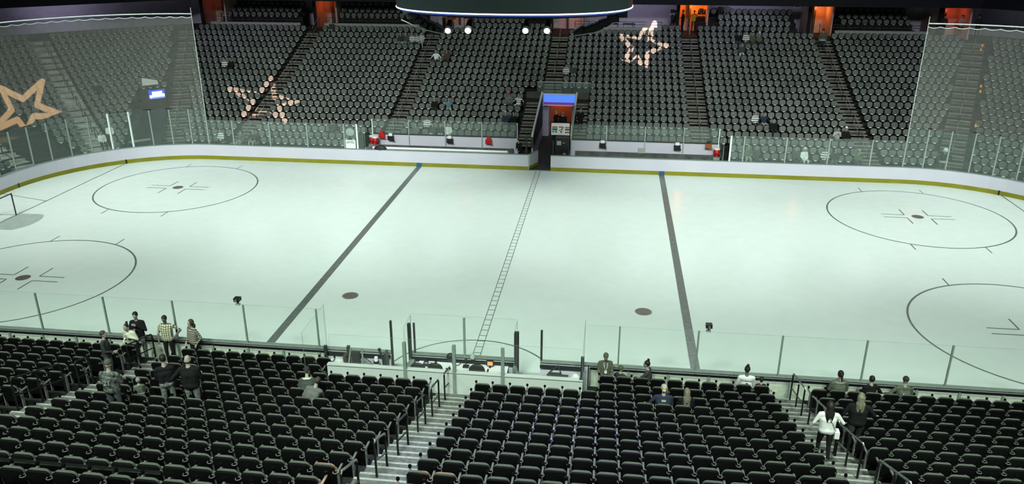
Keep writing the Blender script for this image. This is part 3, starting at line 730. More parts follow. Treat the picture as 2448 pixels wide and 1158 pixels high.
    def back_text(body, size, z, m):
        me = text_mesh(body, size, .006); me.materials.append(m); p = U((0, -.142*q, z))*s
        o = obj('lettering', me, root, tuple(p)); o.rotation_euler = (math.pi/2-lean, 0, 0); return o
    if extra: extra(root, U, HP, s, back_text)
    return root
def band(root, U, s, z, r, h, m, name='jersey_stripe'):
    b = MB()
    n = 18; v = []; f = []
    for i in range(n):
        a = 2*math.pi*i/n; p = (r*1.55*math.cos(a), r*math.sin(a))
        for dz in (0, h): v.append(U((p[0], p[1], z+dz))*s)
    for i in range(n): f.append((2*i, (2*i+2) % (2*n), (2*i+3) % (2*n), 2*i+1))
    b.add(v, f); b.build(name, m, root, local=1)

# ---- near stand, seen from behind or facing the camera
def NST(k, x, dy=.36): return (x, GY(k)+dy, GF(k)+.005)
def stair_z(y):
    k = (-y-14.05)/.86; kk = math.floor(k+.66/.86); fr = k-kk
    return GF(kk)+.014+((GF(kk+1)-GF(kk))*.5 if fr > -.2/.86 else 0)
def ex_white9(root, U, HP, s, bt):
    bt('MODANO', .095, 1.36, C['charcoal']); bt('9', .22, 1.20, C['charcoal'])
def ex_num(body, m='lightgrey', z=1.16, size=.2):
    def f(root, U, HP, s, bt): bt(body, size, z, C[m])
    return f
def ex_patch(root, U, HP, s, bt):
    p = U((0, -.135, 1.33)); MB().box(p[0]*s-.06, p[0]*s+.06, p[1]*s-.012, p[1]*s+.02, p[2]*s-.025, p[2]*s+.025).build('name_patch', C['lightgrey'], root, local=1)
    band(root, U, s, 1.10, .135, .035, C['white']); band(root, U, s, 1.02, .137, .03, C['white'])
def ex_yellowhat(root, U, HP, s, bt):
    ex_patch(root, U, HP, s, bt); b = MB(); b.ell(HP(0, -.085, .085)*s, (.055, .03, .05), 10, 6); b.build('cap_badge', C['yellow'], root, local=1)
def ex_lanyard(root, U, HP, s, bt):
    b = MB(); b.tube([U((-.06, .09, 1.42))*s, U((-.05, .145, 1.3))*s, U((0, .16, 1.16))*s, U((.05, .145, 1.3))*s, U((.06, .09, 1.42))*s], .008, 5); b.build('lanyard', C['white'], root, local=1)
    p = U((0, .165, 1.12))*s; MB().box(p[0]-.04, p[0]+.04, p[1]-.01, p[1]+.01, p[2]-.05, p[2]+.05).build('badge', C['white'], root, local=1)
def ex_bag(root, U, HP, s, bt):
    b = MB(); b.tube([U((-.05, -.12, 1.42))*s, U((.10, -.14, 1.2))*s, U((.20, -.10, .98))*s], .012, 6); b.build('shoulder_strap', C['lightgrey'], root, local=1)
    p = U((.23, -.04, .88))*s; b = MB(); b.box(p[0]-.05, p[0]+.06, p[1]-.10, p[1]+.10, p[2]-.10, p[2]+.08); b.build('small_bag', C['white'], root, local=1)
PI = math.pi
person('man in dark jacket standing sideways on the left stairs facing the ice', NST(2, -11.0, .1), -PI/2+.25, 1.74, arms=('pocket', 'fwd'), shirt='charcoal', pants='denim', hair=('short', 'brown'), hi=True)
person('woman in white top with hair bun bending forward over the left handrail', NST(.4, -11.15, .35), PI-.15, 1.68, arms=('chest', 'fwd'), shirt='cream', pants='black', hair=('bun', 'dark'), hi=True, lean=.35, stout=1.12, nod=-.2)
person('tall man in black hoodie with hand on his chest by the boards', (-11.32, -13.45, .38), PI+.12, 1.86, arms=('chest', 'fold'), shirt='black', pants='jeans_worn', hair=('short', 'dark'), hi=True, nod=.25)
person('man in plaid short-sleeved shirt leaning on the handrail', (-10.28, -13.45, .32), PI+.1, 1.85, arms=('hip', 'rail'), shirt='plaid', pants='black', hair=('short', 'dark'), hi=True, nod=.3, sleeves='short', skin=SKIN2, stout=1.1)
person('woman in a striped hooded poncho standing by the boards', (-9.36, -13.45, .30), PI-.5, 1.76, arms=('pocket', 'rail'), shirt='poncho', pants='black', hair=('hood', 'brown'), hi=True, stout=1.08)
person('stout man in faded jersey standing with his back to us near the left stairs', NST(7, -8.0), .05, 1.80, arms=('fwd', 'fwd'), shirt='camo', pants='denim', hair=('beanie', 'olive'), hi=True, stout=1.22, nod=.3, extra=ex_num('21', 'lightgrey', 1.20, .19))
person('small child in a light jersey and striped cuffs standing between seat rows', NST(6, -7.85), .5, 1.08, arms=('fwd', 'fwd'), shirt='jersey', pants='denim', hair=('short', 'grey'), hi=True, head=1.25, extra=lambda r, U, HP, s, bt: band(r, U, s, 1.02, .125, .05, C['lightgrey']))
person('man in black sweater and patterned trousers looking down, back to us', NST(6, -7.03), .5, 1.84, arms=('fwd', 'fwd'), shirt='black', pants='jeans_worn', hair=('short', 'dark'), hi=True, nod=.35, long_shirt=False)
person('bald man with broad back in a black sweater standing in the row', NST(6, -6.34), .15, 1.88, arms=('hip', 'fwd'), shirt='black', pants='jeans_worn', hair=('bald', 'grey'), hi=True, stout=1.22)
NP = [  # seated in the near stand: label, k, x, yaw, kwargs
 ('person in dark green top and pale collar slumped forward in left block', 4, -3.8, .25, dict(shirt='green', pants='charcoal', hair=('capback', 'charcoal'), lean=.45, arms=('lap', 'lap'), nod=.4, extra=lambda r, U, HP, s, bt: band(r, U, s, 1.40, .10, .05, C['cream'], 'collar'))),
 ('person in grey hooded coat leaning sideways against a neighbour', 5, -3.4, .1, dict(shirt='grey', pants='denim', hair=('short', 'brown'), lean=.35, tilt=.35, arms=('lap', 'reach'))),
 ('child in a striped knit hat turning towards the woman in a puffer jacket', 0, 5.1, -.5, dict(H=1.35, shirt='charcoal', pants='black', hair=('beanie', 'olive'), head=1.15, arms=('lap', 'reach'))),
 ('woman with a hair bun in black puffer jacket turned to her left', 0, 5.98, 1.25, dict(H=1.8, shirt='puffer', pants='black', hair=('bun', 'dark'), arms=('reach', 'fwd'), lean=.1)),
 ('spectator in white jersey with dark name and number', 0, 8.96, 0, dict(H=1.85, shirt='white', pants='black', hair=('bun', 'dark'), arms=('lap', 'lap'), stout=1.1, extra=ex_white9, skin=SKIN2)),
 ('small child with red collar seated beside the white jersey', 0, 9.42, 0, dict(H=1.25, shirt='black', pants='black', hair=('short', 'dark'), head=1.2, extra=lambda r, U, HP, s, bt: MB().box(*[a for c_, h in zip(U((-.11, -.10, 1.40))*s, (.03, .02, .03)) for a in (c_-h, c_+h)]).build('red_patch', C['red'], r, local=1))),
 ('spectator in navy jersey with a yellow badge on the cap', 3, 6.25, 0, dict(H=1.8, shirt='navy', pants='black', hair=('capback', 'lightgrey'), stout=1.2, arms=('rest', 'lap'), extra=ex_yellowhat)),
 ('long-haired blonde spectator in dark jersey beside the yellow badge cap', 3, 6.88, .1, dict(H=1.72, shirt='black', pants='black', hair=('long', 'blond'), arms=('lap', 'lap'), extra=ex_num('90', 'white', 1.2, .06))),
 ('spectator with ponytail in olive-yellow jersey and white shoulders in front row', 0, 11.72, 0, dict(H=1.9, shirt='jersey', pants='black', hair=('pony', 'dark'), stout=1.12, arms=('lap', 'lap'), extra=lambda r, U, HP, s, bt: band(r, U, s, 1.40, .105, .05, C['lightgrey'], 'shoulder_yoke'))),
 ('spectator in black shirt with one leg raised on the ledge', 0, 12.65, .15, dict(shirt='black', pants='grey', hair=('short', 'dark'), arms=('lap', 'rest'), legs=(1, 1))),
 ('spectator in knit cap and grey-green jersey with pale number patch', 0, 13.62, -.05, dict(H=1.8, shirt='jersey', pants='black', hair=('beanie', 'charcoal'), stout=1.15, arms=('rest', 'lap'), extra=ex_num('21', 'white', 1.22, .16))),
]
for lab, k, x, yaw, kw in NP:
    SEATED.append(('n', k, x))
    H_ = kw.get('H', 1.75)
    person(lab, (x, GY(k)+.17, GF(k)+(.0 if H_ > 1.5 else .08)), yaw, pose='sit', hi=True, **kw)
person('boy in dark cap with lanyard standing in the front row', (4.62, -13.36, .0), PI+.1, 1.72, arms=('fwd', 'fwd'), shirt='olive', pants='lightgrey', hair=('cap', 'olive'), hi=True, nod=.45, sleeves='short', skin=SKIN2, long_shirt=False, extra=ex_lanyard)
yy = GY(5.6)+.1
person('long-haired woman in white blouse walking down the right-hand stairs', (10.0, yy, stair_z(yy)), -.05, 1.72, arms=('side', 'rest'), shirt='white', pants='black', hair=('long', 'dark'), hi=True, stout=1.15, legs=(.35, -.25), extra=ex_bag)
yy = GY(4.6)+.1
person('fair-haired woman in black coat walking down beside the woman in white', (10.98, yy, stair_z(yy)), -.15, 1.78, arms=('side', 'rest'), shirt='black', pants='charcoal', hair=('long', 'blond'), hi=True, stout=1.25, legs=(-.25, .3), shoe=SHOEW)

# ---- far stand
FP = [  # label, k, x, shirt, pants, hair, extra kwargs
 ('spectator in black and white jersey, left of a pair high in the left far block', 12, -25.95, 'stripe_sleeve', 'charcoal', ('short', 'brown'), {}),
 ('spectator in black, right of a pair high in the left far block', 12, -25.4, 'black', 'black', ('short', 'brown'), {}),
 ('leftmost of five spectators near the top of the far stand, brown hair', 17, -12.75, 'charcoal', 'lightgrey', ('long', 'brown'), {}),
 ('second from left of five spectators near the top, green jersey', 17, -12.3, 'green', 'lightgrey', ('short', 'brown'), {}),
 ('middle of five spectators near the top, white-sleeved jersey', 17, -11.8, 'stripe_sleeve', 'teal', ('short', 'brown'), {}),
 ('fourth of five spectators near the top, pale grey jersey', 17, -11.4, 'lightgrey', 'charcoal', ('short', 'brown'), {}),
 ('rightmost of five spectators near the top beside the stairs, arms raised', 17, -11.0, 'stripe_sleeve', 'lightgrey', ('short', 'brown'), dict(arms=('up', 'up'))),
 ('bald spectator in a white jersey with dark number at aisle seat', 14, -9.3, 'white', 'grey', ('bald', 'grey'), dict(stout=1.2, arms=('rest', 'rest'))),
 ('brown-clad spectator beside the bald spectator in white', 14, -8.45, 'brown', 'brown', ('long', 'brown'), {}),
 ('spectator in black top sitting left of the pale teal jersey', 6, -8.02, 'black', 'charcoal', ('short', 'blond'), {}),
 ('spectator in pale teal jersey with spread arms', 6, -7.0, 'teal', 'lightgrey', ('short', 'blond'), dict(stout=1.15, arms=('rest', 'rest'))),
 ('spectator in red cap and grey jersey left of the tunnel', 7, -2.75, 'grey', 'charcoal', ('cap', 'red'), {}),
 ('fair-haired spectator in white sleeves left of the tunnel', 7, -2.1, 'stripe_sleeve', 'white', ('short', 'blond'), dict(arms=('rest', 'rest'))),
 ('spectator with white headgear in dark jersey by tunnel steps', 4, -2.7, 'navy', 'grey', ('cap', 'lightgrey'), {}),
 ('dark-clad spectator at the seat beside the tunnel steps', 4, -2.15, 'black', 'black', ('short', 'dark'), {}),
 ('spectator in black with white cap above the left bench glass', 3, -8.0, 'stripe_sleeve', 'charcoal', ('short', 'dark'), {}),
 ('grey-clad standing spectator behind the left bench glass', 2, -8.6, 'grey', 'grey', ('short', 'dark'), {}),
 ('spectator in green jersey with white hem behind left bench glass', 2, -7.45, 'green', 'white', ('short', 'dark'), {}),
 ('dark jersey spectator behind the second bench glass post', 2, -6.9, 'charcoal', 'white', ('short', 'dark'), {}),
 ('spectator in bright white jersey behind left bench glass', 2, -6.35, 'white', 'white', ('short', 'dark'), {}),
 ('jersey-clad spectator, left of three in the far middle beside the stairs', 12, .98, 'stripe_sleeve', 'charcoal', ('short', 'dark'), {}),
 ('green-clad spectator, middle of three beside the far middle stairs', 12, 1.5, 'green', 'lightgrey', ('short', 'dark'), {}),
 ('leftmost of four spectators high in the right block, black with jeans', 18, 14.1, 'black', 'denim', ('long', 'brown'), {}),
 ('second of four spectators high in right block, white and navy jersey', 18, 14.65, 'stripe_sleeve', 'olive', ('short', 'brown'), {}),
 ('third of four spectators high in right block, olive top', 18, 15.15, 'olive', 'olive', ('short', 'brown'), {}),
 ('fourth of four spectators high in the right block, white cap', 18, 15.65, 'jersey', 'navy', ('cap', 'white'), {}),
 ('spectator in green jersey alone two rows below the group of four', 16, 14.15, 'green', 'white', ('short', 'brown'), {}),
 ('spectator in black, left of two in the topmost row by the wall', 23, 13.05, 'charcoal', 'charcoal', ('short', 'brown'), {}),
 ('masked spectator, right of two in the topmost row by the wall', 23, 13.55, 'grey', 'grey', ('short', 'dark'), {}),
 ('spectator in black and white jersey, left of a pair lower in right block', 5, 14.05, 'stripe_sleeve', 'charcoal', ('short', 'blond'), {}),
 ('spectator in navy with white stripes, right of a pair lower in right block', 5, 14.62, 'navy', 'lightgrey', ('short', 'dark'), dict(arms=('rest', 'rest'))),
 ('spectator in all black one row below the navy jersey', 4, 15.1, 'black', 'black', ('short', 'dark'), {}),
 ('spectator in pale jersey with arms lifted near right stairs', 3, 19.0, 'lightgrey', 'grey', ('short', 'dark'), dict(arms=('chest', 'chest'))),
 ('spectator in black with white cap near right stairs', 3, 19.5, 'black', 'charcoal', ('cap', 'white'), {}),
 ('green and white jersey spectator, first behind the right glass front row', 0, 13.1, 'jersey', 'lightgrey', ('short', 'grey'), dict(stout=1.1)),
 ('companion leaning on the green and white jersey behind right glass', 0, 13.6, 'green', 'charcoal', ('short', 'dark'), {}),
 ('dark jersey spectator left of the white hoodie in the front row', 0, 16.0, 'green', 'charcoal', ('short', 'dark'), {}),
 ('spectator in white hoodie looking down in the front row', 0, 16.5, 'white', 'white', ('hood', 'white'), dict(nod=.5)),
 ('spectator in white-shouldered jersey in the front row', 0, 17.75, 'stripe_sleeve', 'charcoal', ('short', 'dark'), {}),
 ('hooded spectator in dark clothes right of the white-shouldered jersey', 0, 18.35, 'charcoal', 'grey', ('hood', 'charcoal'), {}),
 ('spectator in cap and green jersey at front row end by stairs', 0, 19.75, 'jersey', 'charcoal', ('cap', 'lightgrey'), dict(stout=1.15)),
 ('spectator in black and white at left glass, first of three', 0, -21.7, 'stripe_sleeve', 'black', ('short', 'dark'), {}),
 ('green jersey spectator at left glass by the stairs foot', 0, -20.25, 'jersey', 'lightgrey', ('short', 'dark'), {}),
 ('dark jersey with white collar spectator, third at the left glass', 0, -19.4, 'charcoal', 'lightgrey', ('short', 'blond'), dict(arms=('rest', 'rest'))),
 ('spectator in dark coat behind the left glass beside the sign', 2, -14.45, 'charcoal', 'charcoal', ('short', 'dark'), dict(stout=1.2)),
]
for lab, k, x, sh, pa, ha, kw in FP:
    SEATED.append(('f', k, x))
    kw = dict(kw); ar = kw.pop('arms', ('lap', 'lap'))
    person(lab, (x, FY(k)-.14, FF(k)), PI+random.uniform(-.25, .25), random.uniform(1.68, 1.82), pose='sit', arms=ar, shirt=sh, pants=pa, hair=ha, skin=SKIN, **kw)
for lab, k, a, sh, ha in (('spectator in black with white trim alone in the left corner block', 9, -10.6, 'black', ('short', 'dark')), ('spectator in white jersey bending at left corner glass', 1, -12.1, 'white', ('short', 'dark')), ('dark-haired spectator in white jersey right of the bending one', 2, -11.4, 'white', ('long', 'dark'))):
    x, y = cpos(k, a, -1); person(lab, (x+.1, y-.1, FF(k)), -PI*.75, 1.75, pose='sit', arms=('lap', 'fwd'), shirt=sh, pants='black', hair=ha)
x, y = cpos(-.35, -7.5, 1)
person('figure in dark jersey with white stripes and fluffy white hair on corner stairs', (x, y, .10), PI*.9, 1.85, arms=('hip', 'fwd'), shirt='black', pants='olive', hair=('fuzzy', 'white'), stout=1.2,
       extra=lambda r, U, HP, s, bt: (band(r, U, s, .93, .15, .05, C['white']), band(r, U, s, 1.01, .15, .03, C['white'])))
yy = FY(17.6); person('man in olive jersey with striped cuffs climbing the far right stairs', (20.36, yy, FF(17)+.16), 0, 1.82, arms=('down', 'down'), shirt='olive', pants='navy', hair=('short', 'brown'), stout=1.25,
       extra=lambda r, U, HP, s, bt: (band(r, U, s, .88, .15, .05, C['white']), band(r, U, s, .97, .15, .03, C['lightgrey'])))
person('staff member in black standing in the orange-lit doorway', (10.0, 33.2, FF(20)), PI/2+.3, 1.85, arms=('reach', 'pocket'), shirt='black', pants='black', hair=('short', 'brown'))
person('staff member in yellow shirt in the orange-lit doorway', (10.95, 33.9, FF(20)), 0, 1.78, arms=('fwd', 'fwd'), shirt='yellow', pants='brown', hair=('short', 'brown'))
person('camera operator in black behind the tripod camera', (9.35, 33.1, FF(20)), PI, 1.8, arms=('fwd', 'chest'), shirt='black', pants='black', hair=('cap', 'charcoal'))
person('person in white top standing on the upper right concourse', (31.6, 32.8, FF(20)), PI, 1.75, arms=('fold', 'fold'), shirt='lightgrey', pants='charcoal', hair=('short', 'dark'))
person('person in dark coat standing right of the white top on concourse', (32.7, 32.4, FF(20)), PI, 1.84, arms=('fwd', 'fwd'), shirt='charcoal', pants='charcoal', hair=('short', 'dark'))
person('usher in dark clothes in the dim red doorway at upper right', (30.2, 32.6, FF(20)), PI, 1.8, arms=('fold', 'fold'), shirt='charcoal', pants='black', hair=('cap', 'charcoal'))
person('spectator with pale scarf leaning on the upper walkway seat', (-18.85, 33.0, FF(20)), PI, 1.7, arms=('fwd', 'rest'), shirt='charcoal', pants='black', hair=('cap', 'grey'), lean=.3)
person('spectator with pale bag sitting at the top row beside red doorway', (-19.1, FY(19)-.14, FF(19)), PI, 1.7, pose='sit', arms=('lap', 'lap'), shirt='charcoal', pants='lightgrey', hair=('beanie', 'lightgrey'))
PLZ = 1.46
person('left one of two men in dark suits above the white panel, hand raised', (.84, 16.1, PLZ), -PI/2-.4, 1.82, arms=('up', 'fold'), shirt='black', pants='black', hair=('short', 'grey'), skin=SKIN)
person('right one of two men in dark suits, seen from behind', (1.32, 15.9, PLZ), .3, 1.75, arms=('fwd', 'fwd'), shirt='black', pants='black', hair=('short', 'grey'), stout=1.2)
person('guard in black coat standing right of the tunnel mouth', (2.40, FY(3.75), FF(3)+.16), PI+.4, 1.80, arms=('fwd', 'pocket'), shirt='black', pants='black', hair=('short', 'dark'), stout=1.15)
person('crouching bench attendant in black at the end of the left bench', (-1.22, 13.45, .30), PI-.5, 1.72, arms=('reach', 'fwd'), shirt='black', pants='black', hair=('short', 'dark'), lean=.35)
bpy.data.objects.remove(TMP)

# ---------------------------------------------------------------- place the seats
occ = {}
for kind, k, x in SEATED:
    if kind == 'n':
        best = min((n for n in near if n[0] == k), key=lambda n: abs(n[1]-x)); occ[('n', k, round(best[1], 2))] = 1
def back_loc(k, x): return (x, GY(k), GF(k))
vis = [n for n in near if in_frame((n[1], GY(n[0]), GF(n[0])+.6), -5, 0)]
vis.sort(key=lambda n: math.dist(CAM, back_loc(n[0], n[1])))
single = vis[:300]; sset = {(n[0], n[1]) for n in single}
seat0 = None
LMESH = {}
for k, x, st, side, i in single:
    lab = 'black padded folding seat %s %s of %s %s row up from the ice' % (ORD[i], side, st, ORD[k])
    if st == 'the right-hand stairs' : lab = 'black padded folding seat %s right of the right-hand stairs %s row up from ice' % (ORD[i], ORD[k])
    if seat0 is None:
        r = seat0 = empty('arena_seat', back_loc(k, x), lab, 'seat', 'padded folding seats in the near stand')
        obj('backrest', ME_BACK, r); obj('seat_pan', ME_PAN, r); obj('armrest', ME_ARM, r); obj('cup_holder', ME_CUP, r)
    else:
        r = copy_tree(seat0); r.location = back_loc(k, x); r['label'] = lab
    if ('n', k, round(x, 2)) in occ:
        next(c for c in r.children if c.name.startswith('seat_pan')).data = ME_PANDOWN
    if (i == 0 and side == 'right') or (i == 16 and side == 'left'):
        obj('armrest', ME_ARM, r, (-.5, 0, 0))
def arr(me):
    v = np.zeros(len(me.vertices)*3); me.vertices.foreach_get('co', v); v = v.reshape(-1, 3)
    return v, [tuple(p.vertices) for p in me.polygons], [p.material_index for p in me.polygons]
SV, SF, SM, nv = [], [], [], 0
def put(parts, loc, yaw):
    global nv
    c, s = math.cos(yaw), math.sin(yaw); Rz = np.array([[c, -s, 0], [s, c, 0], [0, 0, 1]])
    for (v, f, m_), off in parts:
        SV.append(v@Rz.T+np.array(loc)); SF.extend([tuple(i+nv for i in q) for q in f]); SM.extend([m+off for m in m_]); nv += len(v)
STUFFM = [M_SHELL, M_PAD, M_ARM, M_TIP, M_RING, M_FPAD, M_GLINT]
A_BACK, A_PAN, A_DOWN, A_ARM, A_CUP = (arr(ME_BACK), 0), (arr(ME_PAN), 0), (arr(ME_PANDOWN), 0), (arr(ME_ARM), 2), (arr(ME_CUP), 4)
for n in near:
    k, x, st, side, i = n
    if (k, x) in sset or not in_frame((x, GY(k), GF(k)+.5), 200, 60): continue
    down = ('n', k, round(x, 2)) in occ
    put([A_BACK, A_DOWN if down else A_PAN, A_ARM, A_CUP], back_loc(k, x), 0)
    if (i == 0 and side == 'right') or (i == 16 and side == 'left') or (k < 2 and x in (min(q[1] for q in near if q[0] == k and q[1] > 4), )): put([A_ARM], (x-.5, GY(k), GF(k)), 0)
def fseat(down):
    b = MB(); b.slab(arch(.465, .34, .815, .15, .05, 3), -.06, .01, .02, 0, -.14, .36)
    if not down: b.slab(arch(.435, .455, .80, .15, .06, 3), .04, .12, .03, 5, -.04, .44); b.box(-.10, .10, .10, .17, .425, .445, 6); b.box(-.05, .05, .10, .175, .40, .425, 6)
    else: b.box(-.21, .21, .04, .46, .40, .46, 5)
    b.box(.236, .262, -.02, .30, .60, .64, 0); b.box(.236, .262, -.02, .05, 0, .60, 0)
    return (arr(b.mesh('far_seat', STUFFM)), 0)
F_UP, F_DOWN = fseat(False), fseat(True)
docc = [(k, x) for kd, k, x in SEATED if kd == 'f']
def far_row(k, xs, zoff=0.):
    for x in xs:
        if not in_frame((x, FY(k), zc(k)), 250, 40): continue
        dn = any(kk == k and abs(xx-x) < .26 for kk, xx in docc)
        put([F_DOWN if dn else F_UP], (x, FY(k), FF(k)+zoff), PI)
def span(a, b, n): return list(np.linspace(a, b, n))
for k in range(20):
    n = int((24.24+.356*(k+.15)-21.55)/.505)+1
    far_row(k, [21.5+.505*i for i in range(n)])
    far_row(k, [-21.58-.505*i for i in range(n)])
    far_row(k, [x for x in span(-19.71, -11.23, 18) if k > 1 or x < -12.6])
    far_row(k, [x for x in span(11.28, 19.7, 18) if k > 1 or x > 12.2])
    if k >= 10: far_row(k, span(-9.45, -.85, 18)); far_row(k, span(1.04, 9.5, 18))
    elif k >= 2: far_row(k, span(-9.45, -2.1, 16)); far_row(k, span(3.11, 9.5, 14))
    for s in (-1, 1):
        yaw = PI*.75 if s > 0 else -PI*.75
        n = int((mitre(k)-1.25+11.42)/.5)+1
        for i in range(n):
            a = -11.42+.5*i
            if s < 0 and k < 9 and a > mitre(k)-3.3: continue
            for aa in (a, -24.8-a):
                p = cpos(k, aa, s)
                if in_frame((*p, zc(k)), 250, 40): put([F_UP], (*p, FF(k)), yaw)
        for i in range(16):
            y = 7.67+.356*k-1.2-.5*i; p = (s*(31.73+.86*k), y)
            if y > -4 and in_frame((*p, zc(k)), 250, 40): put([F_UP], (*p, FF(k)), PI/2 if s > 0 else -PI/2)
far_row(20, span(8.5, 9.5, 3)); far_row(20, span(11.28, 18.0, 14)); far_row(20, span(-7.4, -.85, 14))
for k in (21, 22): far_row(k, span(13.0, 18.2, 11)); far_row(k, span(-7.2, -3.2, 9))
far_row(23, span(11.5, 18.6, 15))
for k in (21.5, 22.5, 23.4):
    far_row(k, span(-18.9, -12, 14)); far_row(k, span(-29.6, -23, 13)); far_row(k, span(22.6, 27.5, 10))
me = bpy.data.meshes.new('arena_seats'); me.from_pydata(np.concatenate(SV).tolist(), [], SF)
for mm in STUFFM: me.materials.append(mm)
me.polygons.foreach_set('material_index', SM); me.update()
obj('arena_seats', me, label='all the smaller grey and black padded seats filling far stand and front rows', category='seats', kind='stuff')
# risers that carry the raised back rows, walkway ledge and guard rails
mb = MB()
for x0, x1 in ((-29.8, -22.6), (-19.3, -11.7), (-7.7, -.9), (11.1, 19.0), (22.2, 28)):
    for k in (20.6, 21.5, 22.5, 23.4): mb.box(x0, x1, FY(k)-.64, FY(k)+.3, FF(20)-.2, FF(k))
mb.build('upper_row_risers', M_CONC, ter)
mb = MB()
for x0, x1 in ((-30.0, -22.0), (-19.9, -11.2), (-9.2, -7.6), (1.2, 8.2), (21.6, 28.6)):
    mb.box(x0, x1, FY(19)+.34, FY(19)+.50, FF(19), zc(19)+.36)
mb.build('walkway_kerb', mat('kerb_grey', (.26, .29, .26), .8, var=.2), ter)
GR = [((-30.0, -22.0), 'long dark guard rail along the upper left walkway'), ((-19.9, -11.2), 'guard rail in front of the raised rows left of the scoreboard'), ((1.2, 8.2), 'guard rail of the camera platform right of scoreboard'), ((21.6, 28.6), 'guard rail before the raised rows at upper right')]
for (x0, x1), lab in GR:
    y = FY(19)+.9; z = FF(20)
    r = empty('guard_rail', ((x0+x1)/2, y, z), lab, 'railing')
    for i in range(4): MB().tube([(x0, y, z+.35+.22*i), (x1, y, z+.35+.22*i)], .022, 6).build('rail_bar', M_STEEL, r)
    for i in range(7): x = x0+(x1-x0)*i/6; MB().tube([(x, y, z-.1), (x, y, z+1.02)], .025, 6).build('post', M_STEEL, r)
for (x0, x1), lab in (((-18.9, -12), 'light picket fence behind the raised left rows'), ((-29.5, -23), 'dim picket fence behind the far left raised rows'), ((22.6, 28), 'lilac-lit picket fence behind the upper right rows')):
    y = FY(23.9); z = FF(23.4)
    r = empty('picket_fence', ((x0+x1)/2, y, z), lab, 'railing')
    MB().tube([(x0, y, z+1.3), (x1, y, z+1.3)], .03, 6).build('top_rail', M_ALU, r)
    for i in range(int((x1-x0)/.18)): MB().box(x0+i*.18, x0+i*.18+.05, y-.02, y+.02, z, z+1.28).build('picket', M_ALU, r)

# ---------------------------------------------------------------- handrails
def handrail(name, pts, zf, h, lab, m, mt, r=.024, mid=.45, ext=.0):
    """posts at pts with a bent top tube and a middle tube"""
    z = [zf(*p) for p in pts]; root = empty('handrail', (pts[0][0], pts[0][1], z[0]), lab, 'handrail')
    for p, zz in zip(pts, z): MB().tube([(p[0], p[1], zz), (p[0], p[1], zz+h-.06)], r, 6).build('post', m, root)
    P = [np.array((p[0], p[1], zz)) for p, zz in zip(pts, z)]
    up = np.array((0, 0, h))
    a, b = P[0]+up, P[-1]+up; d = (b-a)/np.linalg.norm(b-a)
    a0, b0 = a-d*ext, b+d*ext
    MB().tube([P[0]+up*.80, a-(0, 0, .05), a+d*.04]+([] if not ext else [])+[b-d*.04, b-(0, 0, .05), P[-1]+up*.80], r, 6).build('top_rail', mt, root)
    MB().tube([P[0]+up*mid, P[-1]+up*mid], r*.85, 6).build('mid_rail', mt, root)
    return root
gz = lambda x, y: stair_z(y)
def ny(k): return GY(k)
for i, (ka, kb) in enumerate(((.98, 1.96), (2.87, 3.91), (4.85, 5.79), (6.95, 7.98), (9.02, 9.9), (11.2, 12.2))):
    handrail('handrail', [(-.16, ny(ka)), (-.16, ny(kb))], gz, .92, '%s dark handrail up the centre stairs, counting from the ice' % ORD[i], M_RAIL, M_RAILTOP if i > 3 else M_RAIL, .026)
for i, ks in enumerate(((-.72, .16, .97), (1.9, 3.4, 4.82), (4.95, 5.9, 6.9), (8.1, 9.1, 10.0))):
    handrail('handrail', [(10.46, ny(k)) for k in ks], gz, .95, '%s handrail on the right-hand stairs, counting from the ice' % ORD[i], M_RAIL, M_RAILTOP, .026)
for i, ks in enumerate(((-.9, .1, .75), (2.9, 3.6), (4.28, 5.36, 6.41), (8.2, 9.2))):
    handrail('handrail', [(-10.98, ny(k)) for k in ks], gz, .95, '%s handrail at the left edge of the left stairs, counting from the ice' % ORD[i], M_RAIL, M_RAIL, .026)
def fz(x, y): k = (y-14.2)/.86; return FF(max(0, k))+.02
AN = ['far left', 'left', 'tunnel-head', 'right of tunnel', 'far right']
for ax, an in zip(FAISLE, AN):
    k = 11.2 if ax == .1 else 1.0; i = 0
    while k < 19:
        lab = '%s pale thin handrail up the %s aisle of the far stand' % (ORD[i], an)
        handrail('handrail', [(ax, FY(k)), (ax, FY(k+2.0))], fz, .9, lab, M_RAIL, M_FRAIL, .022, .5); k += 2.9; i += 1
for s, an in ((-1, 'left'), (1, 'right')):
    for nm, fn, off in (('mitre', lambda k: (s*xm(k), FY(k)), 0), ('corner', lambda k: cpos(k, -12.2, s), 0)):
        if nm == 'corner' and s > 0: continue
        k = 1.0; i = 0
        while k < 19:
            a, b = fn(k), fn(k+1.6)
            zf = lambda x, y, aa=a, ka=k: FF(ka if abs(x-aa[0]) < .01 and abs(y-aa[1]) < .01 else ka+1.6)+.02
            lab = ('%s dark handrail up the pale-stepped stairs of the left corner' % ORD[i]) if nm == 'corner' else '%s handrail on the shadowed stairs beside the %s corner block' % (ORD[i], an)
            handrail('handrail', [a, b], zf, .9, lab, M_RAIL, M_RAIL if nm == 'corner' else M_FRAIL, .024, .5); k += 2.6; i += 1
a = (-33.2, 8.1); handrail('handrail', [(-32.3, 7.9), (-33.4, 8.35)], lambda x, y: .5 if x > -33 else .9, .9, 'short dark handrail by the white steps in the left end corner', M_RAIL, M_RAIL, .03, .5)

